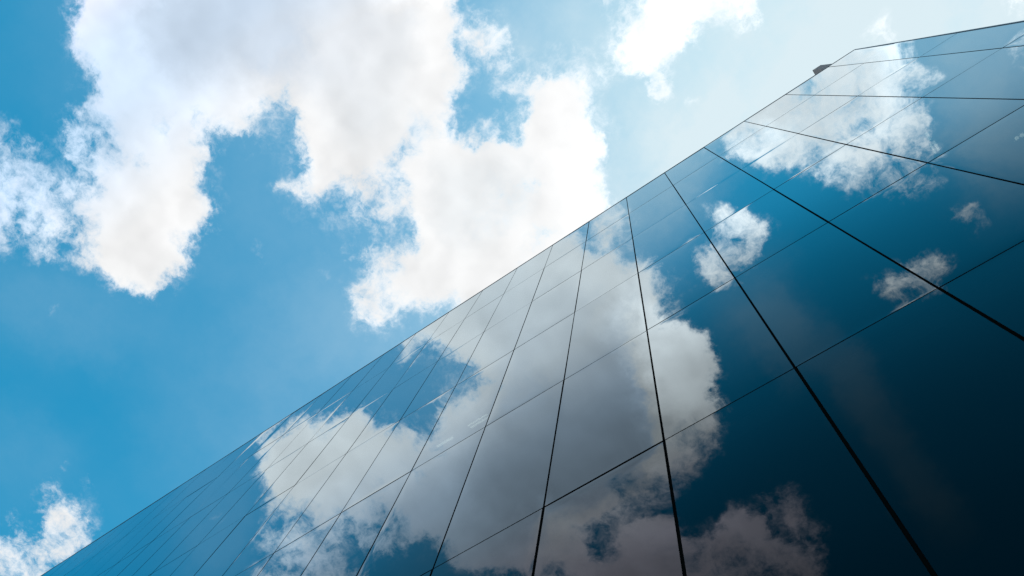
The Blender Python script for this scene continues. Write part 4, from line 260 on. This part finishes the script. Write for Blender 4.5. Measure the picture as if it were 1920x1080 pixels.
def M_(op, a, b=None, c=None, clamp=False):
    n = node('ShaderNodeMath', operation=op, use_clamp=clamp)
    put(n.inputs[0], a); put(n.inputs[1], b); put(n.inputs[2], c)
    return n.outputs[0]


def VM(op, a, b=None, c=None, out=0):
    n = node('ShaderNodeVectorMath', operation=op)
    put(n.inputs[0], a); put(n.inputs[1], b)
    if c is not None:
        put(n.inputs[2], c)
    return n.outputs[out]


def scl(a, s):
    n = node('ShaderNodeVectorMath', operation='SCALE')
    put(n.inputs[0], a); put(n.inputs[3], s)
    return n.outputs[0]


def comb(x, y, z):
    n = node('ShaderNodeCombineXYZ')
    put(n.inputs[0], x); put(n.inputs[1], y); put(n.inputs[2], z)
    return n.outputs[0]


def sep(v):
    n = node('ShaderNodeSeparateXYZ'); put(n.inputs[0], v)
    return n.outputs[0], n.outputs[1], n.outputs[2]


def noise(vec, scale, detail, rough, out=0, lac=2.0, dist=0.0):
    n = node('ShaderNodeTexNoise', noise_dimensions='3D')
    n.normalize = True
    put(n.inputs['Vector'], vec)
    n.inputs['Scale'].default_value = scale
    n.inputs['Detail'].default_value = detail
    n.inputs['Roughness'].default_value = rough
    n.inputs['Lacunarity'].default_value = lac
    n.inputs['Distortion'].default_value = dist
    return n.outputs[out]


def smooth(x, a, b, lo=0.0, hi=1.0):
    n = node('ShaderNodeMapRange', interpolation_type='SMOOTHSTEP')
    put(n.inputs[0], x)
    n.inputs[1].default_value = a; n.inputs[2].default_value = b
    n.inputs[3].default_value = lo; n.inputs[4].default_value = hi
    return n.outputs[0]


def mixc(f, a, b):
    n = node('ShaderNodeMix', data_type='RGBA')
    put(n.inputs[0], f); put(n.inputs[6], a); put(n.inputs[7], b)
    return n.outputs[2]


def lookup(rows, u, v):
    """Read a coarse map: every three rows sit in one RGB curve, blended along v."""
    R, C = len(rows), len(rows[0])
    tu = M_('MULTIPLY_ADD', u, 1 / (U1 - U0), -U0 / (U1 - U0), clamp=True)
    tv = M_('MULTIPLY_ADD', v, 1 / (V1 - V0), -V0 / (V1 - V0), clamp=True)
    tv = M_('MULTIPLY', tv, float(R - 1))
    acc = None
    for r in range(0, R, 3):
        # each step leans (by nothing visible) on the one before, so the shader runs them in turn
        su_ = tu if acc is None else M_('MULTIPLY_ADD', acc, 1e-7, tu)
        sv_ = tv if acc is None else M_('MULTIPLY_ADD', acc, 1e-6, tv)
        pv = comb(sv_, sv_, sv_)
        cv = node('ShaderNodeRGBCurve')
        mp = cv.mapping
        mp.extend = 'HORIZONTAL'
        for k in range(3):
            vals = [ch / 99.0 for ch in rows[r + k]]
            c = mp.curves[k]
            c.points[0].location = (0.0, vals[0])
            c.points[1].location = (1.0, vals[-1])
            for i in range(1, C - 1):
                c.points.new(i / (C - 1), vals[i])
            for q in c.points:
                q.handle_type = 'AUTO_CLAMPED'
        mp.update()
        put(cv.inputs[1], comb(su_, su_, su_))
        w = VM('ABSOLUTE', VM('SUBTRACT', pv, (r, r + 1.0, r + 2.0)))
        w = VM('MAXIMUM', VM('SUBTRACT', (1.0, 1.0, 1.0), w), (0.0, 0.0, 0.0))
        d = VM('DOT_PRODUCT', w, cv.outputs[0], out=1)
        acc = d if acc is None else M_('ADD', acc, d)
    return acc


tc = node('ShaderNodeTexCoord')
dirv = tc.outputs['Generated']
dx, dy, dz = sep(dirv)
dzc = M_('MAXIMUM', dz, 0.12)
u = M_('DIVIDE', dx, dzc)
v = M_('DIVIDE', dy, dzc)
p = comb(u, v, 0.0)
# billows: bend the map coordinates with turbulence before reading the maps
w1 = scl(VM('SUBTRACT', noise(p, 7.0, 3.0, 0.55, 1), (0.5, 0.5, 0.5)), 0.035)
w2 = scl(VM('SUBTRACT', noise(p, 26.0, 5.0, 0.6, 1), (0.5, 0.5, 0.5)), 0.045)
w3 = scl(VM('SUBTRACT', noise(p, 85.0, 4.0, 0.65, 1), (0.5, 0.5, 0.5)), 0.02)
pw = VM('ADD', VM('ADD', p, w3), VM('ADD', w1, w2))
uw, vw, _z = sep(pw)
cover = lookup(COVER, uw, vw)
hz = lookup(HAZE, uw, vw)
cloud_shade = lookup(SHADE, uw, vw)  # painted cloud shading: low where sunlit, high on grey undersides
pn = VM('ADD', p, scl(w2, 0.55))
n1 = noise(pn, 11.0, 13.0, 0.62)
n2 = noise(VM('ADD', pn, (3.7, 1.9, 0.4)), 34.0, 10.0, 0.66)
n3 = noise(VM('ADD', pn, (1.1, 8.2, 2.4)), 105.0, 8.0, 0.7)
fb = M_('MULTIPLY', M_('SUBTRACT', n1, 0.5), 1.7)
fb = M_('MULTIPLY_ADD', M_('SUBTRACT', n2, 0.5), 1.35, fb)
fb = M_('MULTIPLY_ADD', M_('SUBTRACT', n3, 0.5), 0.75, fb)
band = M_('MULTIPLY', M_('MULTIPLY', cover, M_('SUBTRACT', 1.0, cover)), BAND_K)
dens = M_('MULTIPLY_ADD', fb, M_('ADD', band, 0.04), cover)
alpha = smooth(dens, 0.06, 0.97)
# relief: compare the turbulence with its value a little nearer the sun
su, sv = SUN.x / SUN.z, SUN.y / SUN.z
tow = VM('NORMALIZE', VM('SUBTRACT', (su, sv, 0.0), p))
ps = VM('ADD', pn, scl(tow, 0.022))
r1 = noise(pn, 8.0, 3.0, 0.5)
r2 = noise(ps, 8.0, 3.0, 0.5)
relief = M_('SUBTRACT', r1, r2)
soft = noise(VM('ADD', p, (7.0, 2.0, 0.0)), 5.0, 5.0, 0.5)
cosun = M_('MAXIMUM', VM('DOT_PRODUCT', dirv, tuple(SUN), out=1), 0.0)
glow = M_('POWER', cosun, 14.0)
shade_amt = M_('MULTIPLY', cloud_shade, smooth(dens, 0.3, 0.9, 0.8, 1.0))
grey = M_('ADD', M_('MULTIPLY', shade_amt, SHADE_K), M_('MULTIPLY', M_('SUBTRACT', 0.56, soft), SOFT_K))
lum = M_('SUBTRACT', CLOUD_L, grey)
lum = M_('MULTIPLY_ADD', M_('MULTIPLY', relief, RELIEF_K), M_('MAXIMUM', M_('SUBTRACT', lum, 0.5), 0.0), lum)
lum = M_('ADD', lum, M_('MULTIPLY', glow, 0.22))
lum = M_('MAXIMUM', lum, 0.12)
far = M_('MULTIPLY', v, -1.0)
cool = M_('MAXIMUM', smooth(shade_amt, 0.66, 0.86), M_('MULTIPLY', smooth(far, 0.20, 0.36), smooth(shade_amt, 0.40, 0.64)))
shade_tint = mixc(smooth(far, 0.05, 0.25), (0.86, 1.0, 1.09, 1), (0.81, 0.97, 1.17, 1))
tint = mixc(cool, (1.0, 1.0, 1.0, 1), shade_tint)
tint = mixc(smooth(far, 0.40, 0.56), tint, (1.09, 0.97, 1.11, 1))
cloud = scl(tint, M_('MULTIPLY', lum, 1.0 / SKY_STRENGTH))

sky = node('ShaderNodeTexSky', sky_type='NISHITA')
sky.sun_disc = False
sky.sun_elevation = SUN_EL
sky.sun_rotation = SUN_ROT
sky.air_density = 1.0
sky.dust_density = 0.25
sky.ozone_density = 1.5
clear = VM('MULTIPLY', sky.outputs[0], SKY_TINT)
# thin high haze, whiter towards the sun
wisp = noise(pn, 5.0, 9.0, 0.6)
ha = M_('MULTIPLY', hz, smooth(wisp, 0.25, 0.75, 0.55, 1.0))
ha = M_('ADD', ha, M_('MULTIPLY', M_('POWER', cosun, SUNHAZE_P), SUNHAZE_K), clamp=True)
hazec = scl(comb(0.72, 0.86, 0.92), 1.0 / SKY_STRENGTH)
base = mixc(ha, clear, hazec)
final = mixc(M_('MULTIPLY', alpha, 0.985), base, cloud)
bg = node('ShaderNodeBackground')
put(bg.inputs[0], final)
bg.inputs[1].default_value = SKY_STRENGTH
wo = node('ShaderNodeOutputWorld')
LK.new(bg.outputs[0], wo.inputs[0])
world.cycles.sampling_method = 'MANUAL'
world.cycles.sample_map_resolution = 256

# ------------------------------------------------------------------ materials
def pbsdf(name, color, rough=0.5, metal=0.0, var=0.0, scale=4.0, spec=0.5):
    m = bpy.data.materials.new(name); m.use_nodes = True
    t = m.node_tree; b = t.nodes['Principled BSDF']
    b.inputs['Base Color'].default_value = (*color, 1)
    b.inputs['Roughness'].default_value = rough
    b.inputs['Metallic'].default_value = metal
    b.inputs['Specular IOR Level'].default_value = spec
    if var:
        tx = t.nodes.new('ShaderNodeTexCoord'); nz = t.nodes.new('ShaderNodeTexNoise')
        nz.inputs['Scale'].default_value = scale; nz.inputs['Detail'].default_value = 6
        t.links.new(tx.outputs['Object'], nz.inputs['Vector'])
        mx = t.nodes.new('ShaderNodeMix'); mx.data_type = 'RGBA'
        t.links.new(nz.outputs[0], mx.inputs[0])
        mx.inputs[6].default_value = (*[c * (1 - var) for c in color], 1)
        mx.inputs[7].default_value = (*[min(1, c * (1 + var)) for c in color], 1)
        t.links.new(mx.outputs[2], b.inputs['Base Color'])
    return m


def glass_mat():
    m = bpy.data.materials.new('coated_glass'); m.use_nodes = True
    t = m.node_tree; t.nodes.clear()
    lw = t.nodes.new('ShaderNodeLayerWeight'); lw.inputs[0].default_value = 0.5
    fc = t.nodes.new('ShaderNodeFloatCurve')          # mirror coating: reflectance over the viewing angle
    c = fc.mapping.curves[0]
    pts = REFLECT
    c.points[0].location = pts[0]; c.points[1].location = pts[-1]
    for q in pts[1:-1]:
        c.points.new(*q)
    for q in c.points:
        q.handle_type = 'AUTO_CLAMPED'
    fc.mapping.update()
    t.links.new(lw.outputs['Facing'], fc.inputs[1])
    gl = t.nodes.new('ShaderNodeBsdfGlossy'); gl.inputs['Roughness'].default_value = 0.0
    gl.inputs['Color'].default_value = GLASS_TINT
    tr = t.nodes.new('ShaderNodeBsdfTransparent'); tr.inputs[0].default_value = (0.07, 0.095, 0.105, 1)
    mx = t.nodes.new('ShaderNodeMixShader')
    t.links.new(fc.outputs[0], mx.inputs[0])
    t.links.new(tr.outputs[0], mx.inputs[1]); t.links.new(gl.outputs[0], mx.inputs[2])
    out = t.nodes.new('ShaderNodeOutputMaterial')
    t.links.new(mx.outputs[0], out.inputs[0])
    return m


GLASS = glass_mat()
RIM = pbsdf('panel_edge_sealant', (0.006, 0.006, 0.007), 0.9, spec=0.05)
JOINT = pbsdf('black_joint', (0.004, 0.004, 0.004), 0.95, spec=0.0)
TRIM = pbsdf('dark_anodised_trim', (0.07, 0.075, 0.085), 0.4, 0.5, 0.15, 6)
SLAB = pbsdf('concrete_slab', (0.16, 0.16, 0.16), 0.9, 0, 0.2, 3)
INNER = pbsdf('dark_interior_wall', (0.05, 0.05, 0.05), 0.9)
ROOFM = pbsdf('roof_gravel', (0.25, 0.24, 0.22), 0.95, 0, 0.3, 20)
STONE = pbsdf('dark_stone', (0.09, 0.09, 0.09), 0.6, 0, 0.3, 5)
PAVE = pbsdf('pavement_concrete', (0.26, 0.255, 0.245), 0.9, 0, 0.2, 2)
BROWN = pbsdf('brown_painted_metal', (0.26, 0.135, 0.11), 0.6, 0.0, 0.12, 8)
BROWN_DK = pbsdf('black_brown_metal', (0.13, 0.07, 0.058), 0.6, 0.0, 0.1, 8)
HOUSING = pbsdf('white_enamel', (0.6, 0.6, 0.58), 0.5)
lamp = bpy.data.materials.new('lit_diffuser'); lamp.use_nodes = True
lb = lamp.node_tree.nodes['Principled BSDF']
lb.inputs['Base Color'].default_value = (0.8, 0.78, 0.7, 1)
lb.inputs['Emission Color'].default_value = (1.0, 0.92, 0.72, 1)
lb.inputs['Emission Strength'].default_value = LAMP_E

# ------------------------------------------------------------------ mesh helpers
def box(bm, x0, x1, y0, y1, z0, z1, mi=0):
    vs = [bm.verts.new(c) for c in ((x0, y0, z0), (x1, y0, z0), (x1, y1, z0), (x0, y1, z0),
                                    (x0, y0, z1), (x1, y0, z1), (x1, y1, z1), (x0, y1, z1))]
    fs = []
    for f in ((0, 3, 2, 1), (4, 5, 6, 7), (0, 1, 5, 4), (1, 2, 6, 5), (2, 3, 7, 6), (3, 0, 4, 7)):
        q = bm.faces.new([vs[i] for i in f]); q.material_index = mi; fs.append(q)
    return vs, fs


def link(name, bm, mats, parent=None, smooth_faces=False):
    me = bpy.data.meshes.new(name)
    bm.normal_update()
    bm.to_mesh(me); bm.free()
    for m in (mats if isinstance(mats, (list, tuple)) else [mats]):
        me.materials.append(m)
    o = bpy.data.objects.new(name, me)
    col.objects.link(o)
    if parent:
        o.parent = parent
    return o


def one_box(name, b, mat, parent=None):
    bm = bmesh.new(); box(bm, *b)
    return link(name, bm, mat, parent)


def empty(name, loc, label, cat, group=None):
    o = bpy.data.objects.new(name, None); col.objects.link(o)
    o.location = loc; o.empty_display_size = 0.3
    o['label'] = label; o['category'] = cat
    if group:
        o['group'] = group
    return o


# ------------------------------------------------------------------ ground
bm = bmesh.new()
vs = [bm.verts.new(c) for c in ((-900, -900, 0), (900, -900, 0), (900, 900, 0), (-900, 900, 0))]
bm.faces.new(vs)
g = link('pavement', bm, PAVE); g['kind'] = 'structure'

# ------------------------------------------------------------------ the glass building
D = 3.26                                   # facade plane y
XE = 2.14132507 * D                        # right-hand corner
JX = [(2.31858 - 0.4598556 * j) * D for j in range(1, 33)]      # vertical joints, right to left
ROWZ = [1.6 + D * z for z in (8.30332, 7.16483, 5.93960, 4.74952, 3.55444, 2.35730, 1.1600, -0.0372)]
X_LEFT = JX[-1]
BACK = D + 14.0
bld = empty('glass_building', (0, D, 0),
            'tall mirror glass building with dark panel joints reflecting blue sky and clouds', 'building')
bld_inv = Matrix.Translation((0, -D, 0))


def part(name, bm, mats, parent=bld):
    bmesh.ops.transform(bm, matrix=bld_inv, verts=bm.verts)
    return link(name, bm, mats, parent)


def box_part(name, b, mat, parent=bld):
    bm = bmesh.new(); box(bm, *b)
    return part(name, bm, mat, parent)


def edge_steps(length):
    e = [0, 0.012, 0.03, 0.055, 0.09, 0.14, 0.21, 0.31]
    mid = [0.31 + (length - 0.62) * k / 8 for k in range(1, 8)]
    return e + mid + [length - q for q in reversed(e)]


def panel_into(bm, x0, x1, z0, z1, rng):
    """one sealed glass unit: sheet slightly cushioned by its air gap, pinched at the edges"""
    nx, nz = edge_steps(x1 - x0), edge_steps(z1 - z0)
    W, Hh = x1 - x0, z1 - z0
    amp = rng.choice((1, 1, 1, -1)) * rng.uniform(0.3, 1.0) * PILLOW
    tx, tz = rng.gauss(0, TILT), rng.gauss(0, TILT)
    tw = rng.gauss(0, 0.0004)
    ed = [max(-1.5, min(1.5, rng.gauss(0, 1))) * PINCH * (1.5 if x0 < -2.0 and rng.random() < 0.45 else 0.8) for _ in range(4)]
    ew = [rng.uniform(0.05, 0.12) for _ in range(4)]
    ph = rng.uniform(0, 6.28)
    grid = []
    for z in nz:
        row = []
        for x in nx:
            a, b = x / W, z / Hh
            s = (1 - (2 * a - 1) ** 4) * (1 - (2 * b - 1) ** 6)
            y = -amp * s + tx * (x - W / 2) + tz * (z - Hh / 2) + tw * (x - W / 2) * (z - Hh / 2) / Hh
            fx = math.sin(math.pi * min(max(b, 0), 1)) ** 0.5 if 0 < b < 1 else 0
            fz = math.sin(math.pi * min(max(a, 0), 1)) ** 0.5 if 0 < a < 1 else 0
            y += ed[0] * math.exp(-x / ew[0]) * fx + ed[1] * math.exp(-(W - x) / ew[1]) * fx
            y += ed[2] * math.exp(-z / ew[2]) * fz + ed[3] * math.exp(-(Hh - z) / ew[3]) * fz
            y += 0.00005 * math.sin(z * 5.2 + ph)
            row.append(bm.verts.new((x0 + x, D + y, z0 + z)))
        grid.append(row)
    for i in range(len(nz) - 1):
        for j in range(len(nx) - 1):
            f = bm.faces.new((grid[i][j], grid[i][j + 1], grid[i + 1][j + 1], grid[i + 1][j]))
            f.smooth = True; f.material_index = 0
    ring = (grid[0] + [r[-1] for r in grid[1:]] + list(reversed(grid[-1]))[1:] + [r[0] for r in reversed(grid[1:-1])])
    # the sealed rim has its own vertices so the sheet's normals stay clean
    fr = [bm.verts.new(q.co) for q in ring]
    bk = [bm.verts.new((q.co.x, D + 0.03, q.co.z)) for q in ring]
    n = len(fr)
    for i in range(n):
        f = bm.faces.new((fr[(i + 1) % n], fr[i], bk[i], bk[(i + 1) % n])); f.material_index = 1


def screen_area(x0, x1, z0, z1):
    Rt = R3.transposed(); fpx = 27.84 / 36 * 1920
    poly = []
    for x, z in ((x0, z0), (x1, z0), (x1, z1), (x0, z1)):
        q = Rt @ (Vector((x, D, z)) - EYE)
        if q.z > -0.1:
            return 0.0
        poly.append((960 + fpx * q.x / -q.z, 540 - fpx * q.y / -q.z))
    for ax, lim, sg in ((0, 0, 1), (0, 1920, -1), (1, 0, 1), (1, 1080, -1)):
        out = []
        for i in range(len(poly)):
            a, b = poly[i - 1], poly[i]
            da, db = sg * (a[ax] - lim), sg * (b[ax] - lim)
            if (da >= 0) != (db >= 0):
                k = da / (da - db)
                out.append((a[0] + (b[0] - a[0]) * k, a[1] + (b[1] - a[1]) * k))
            if db >= 0:
                out.append(b)
        poly = out
        if len(poly) < 3:
            return 0.0
    return abs(sum(poly[i - 1][0] * poly[i][1] - poly[i][0] * poly[i - 1][1] for i in range(len(poly)))) / 2


GX, GZ = 0.0135, 0.0135                     # half joint widths
cells = []
xs = [XE] + JX
for r in range(len(ROWZ) - 1):
    for c in range(len(xs) - 1):
        gl_, gr_ = GX * random.uniform(0.8, 1.12), GX * random.uniform(0.8, 1.12)
        if r >= 5:
            gl_, gr_ = gl_ * 1.3, gr_ * 1.3
        x1 = xs[c] - (gr_ if c else 0.012)
        x0 = xs[c + 1] + gl_
        z1 = ROWZ[r] - (GZ if r else 0.004)
        z0 = ROWZ[r + 1] + GZ
        cells.append((screen_area(x0, x1, z0, z1), x0, x1, z0, z1, random.random()))
order = sorted(cells, key=lambda q: -q[0])
rest = bmesh.new()
for k, (a, x0, x1, z0, z1, sd) in enumerate(order):
    rng = random.Random(int(sd * 1e9))
    if k < 100:
        b = bmesh.new(); panel_into(b, x0, x1, z0, z1, rng)
        part('glass_panel', b, [GLASS, RIM])
    else:
        panel_into(rest, x0, x1, z0, z1, rng)
r_ = part('glass_panel', rest, [GLASS, RIM]); r_['kind'] = 'stuff'

ZT, ZB = ROWZ[0], ROWZ[-1]
for x in JX:
    box_part('mullion', (x - 0.035, x + 0.035, D + 0.011, D + 0.16, ZB, ZT - 0.02), JOINT)
for z in ROWZ[1:-1]:
    bm = bmesh.new()
    for a, b in zip(xs[:-1], xs[1:]):
        box(bm, b + 0.036, a - 0.036, D + 0.012, D + 0.15, z - 0.035, z + 0.035)
    part('transom', bm, JOINT)
box_part('coping', (X_LEFT, XE + 0.012, D - 0.010, D + 0.35, ZT - 0.002, ZT + 0.05), TRIM)
box_part('corner_trim', (XE - 0.010, XE + 0.022, D - 0.010, D + 0.06, 0.0, ZT - 0.003), TRIM)
for z in ROWZ[:-1]:
    box_part('floor_slab', (X_LEFT + 0.1, XE - 0.12, D + 0.17, BACK - 0.3, z - 0.40, z - 0.06), SLAB)
bm = bmesh.new()
box(bm, X_LEFT, XE, BACK - 0.25, BACK, 0, ZT)
part('rear_wall', bm, INNER)
box_part('side_wall', (XE - 0.10, XE, D + 0.061, BACK - 0.251, 0, ZT - 0.001), TRIM)
box_part('side_wall', (X_LEFT - 0.10, X_LEFT - 0.001, D, BACK - 0.251, 0, ZT - 0.001), TRIM)
box_part('roof', (X_LEFT, XE - 0.002, D + 0.352, BACK, ZT + 0.002, ZT + 0.03), ROOFM)
box_part('plinth', (X_LEFT, XE - 0.011, D + 0.002, D + 0.16, 0, ZB - 0.002), STONE)

# ------------------------------------------------------------------ metal box standing on the roof behind the edge
YB = D + 0.10
vent = empty('roof_vent', (6.29, YB + 0.09, ZT + 0.05),
             'small brown metal box standing up behind the roof edge near the building corner', 'roof vent')
zt_ = 29.5358 + 1.6
vi = Matrix.Translation((-6.29, -YB - 0.09, -ZT - 0.05))
bm = bmesh.new(); box(bm, 6.133, 6.458, YB, YB + 0.175, ZT + 0.05, zt_ - 0.03)
bmesh.ops.bevel(bm, geom=[e for e in bm.edges], offset=0.016, segments=3, affect='EDGES', profile=0.5)
bmesh.ops.transform(bm, matrix=vi, verts=bm.verts)
link('casing', bm, BROWN, vent)
bm = bmesh.new(); box(bm, 6.129, 6.462, YB - 0.004, YB + 0.179, zt_ - 0.029, zt_)
bmesh.ops.bevel(bm, geom=[e for e in bm.edges], offset=0.012, segments=2, affect='EDGES', profile=0.5)
bmesh.ops.transform(bm, matrix=vi, verts=bm.verts)
link('cap', bm, BROWN_DK, vent)

# ------------------------------------------------------------------ lamps glimpsed through the glass
def ceiling_light(cx, cy, zc, sx, sy, tubes, label):
    t = empty('ceiling_light', (cx, cy, zc), label, 'ceiling light', 'lit lamps on the ceilings behind the glass')
    hb = bmesh.new(); box(hb, -sx / 2 - 0.012, sx / 2 + 0.012, -sy / 2 - 0.012, sy / 2 + 0.012, -0.03, -0.001)
    bmesh.ops.bevel(hb, geom=[e for e in hb.edges], offset=0.004, segments=1, affect='EDGES')
    link('housing', hb, HOUSING, t)
    n = len(tubes)
    for (a0, a1, b0, b1) in tubes:
        db = bmesh.new()
        box(db, a0, a1, b0, b1, -0.044, -0.0301)
        bmesh.ops.bevel(db, geom=[e for e in db.edges], offset=0.005, segments=2, affect='EDGES')
        link('diffuser', db, lamp, t)


ZC3, ZC4 = ROWZ[3] - 0.40, ROWZ[4] - 0.40
ceiling_light(-5.82, 4.06, ZC3, 0.50, 0.10, [(-0.25, 0.25, -0.046, -0.022), (-0.22, 0.22, 0.012, 0.046)],
              'lit twin tube ceiling lamp behind glass over a white reflected cloud')
ceiling_light(-6.69, 4.07, ZC3, 0.42, 0.05, [(-0.21, 0.21, -0.022, 0.022)],
              'lit single tube ceiling lamp behind the glass, left of the twin tube lamp')
ceiling_light(4.20, 3.82, ZC3, 0.05, 0.15, [(-0.022, 0.022, -0.075, 0.075)],
              'short lit lamp at right edge of reflected cloud, upper of three strips behind glass')
ceiling_light(4.235, 4.045, ZC3, 0.045, 0.20, [(-0.018, 0.018, -0.10, 0.10)],
              'brightest lit strip lamp behind the glass, just above a black panel joint')
ceiling_light(4.165, 4.06, ZC3, 0.04, 0.20, [(-0.015, 0.015, -0.10, 0.10)],
              'thin dim lamp strip behind the glass, left beside the brightest strip')
ceiling_light(4.038, 3.465, ZC4, 0.12, 0.05, [(-0.055, -0.012, -0.02, 0.02), (0.014, 0.060, -0.02, 0.02)],
              'pair of small square lit lamps behind dark blue glass near the right edge')
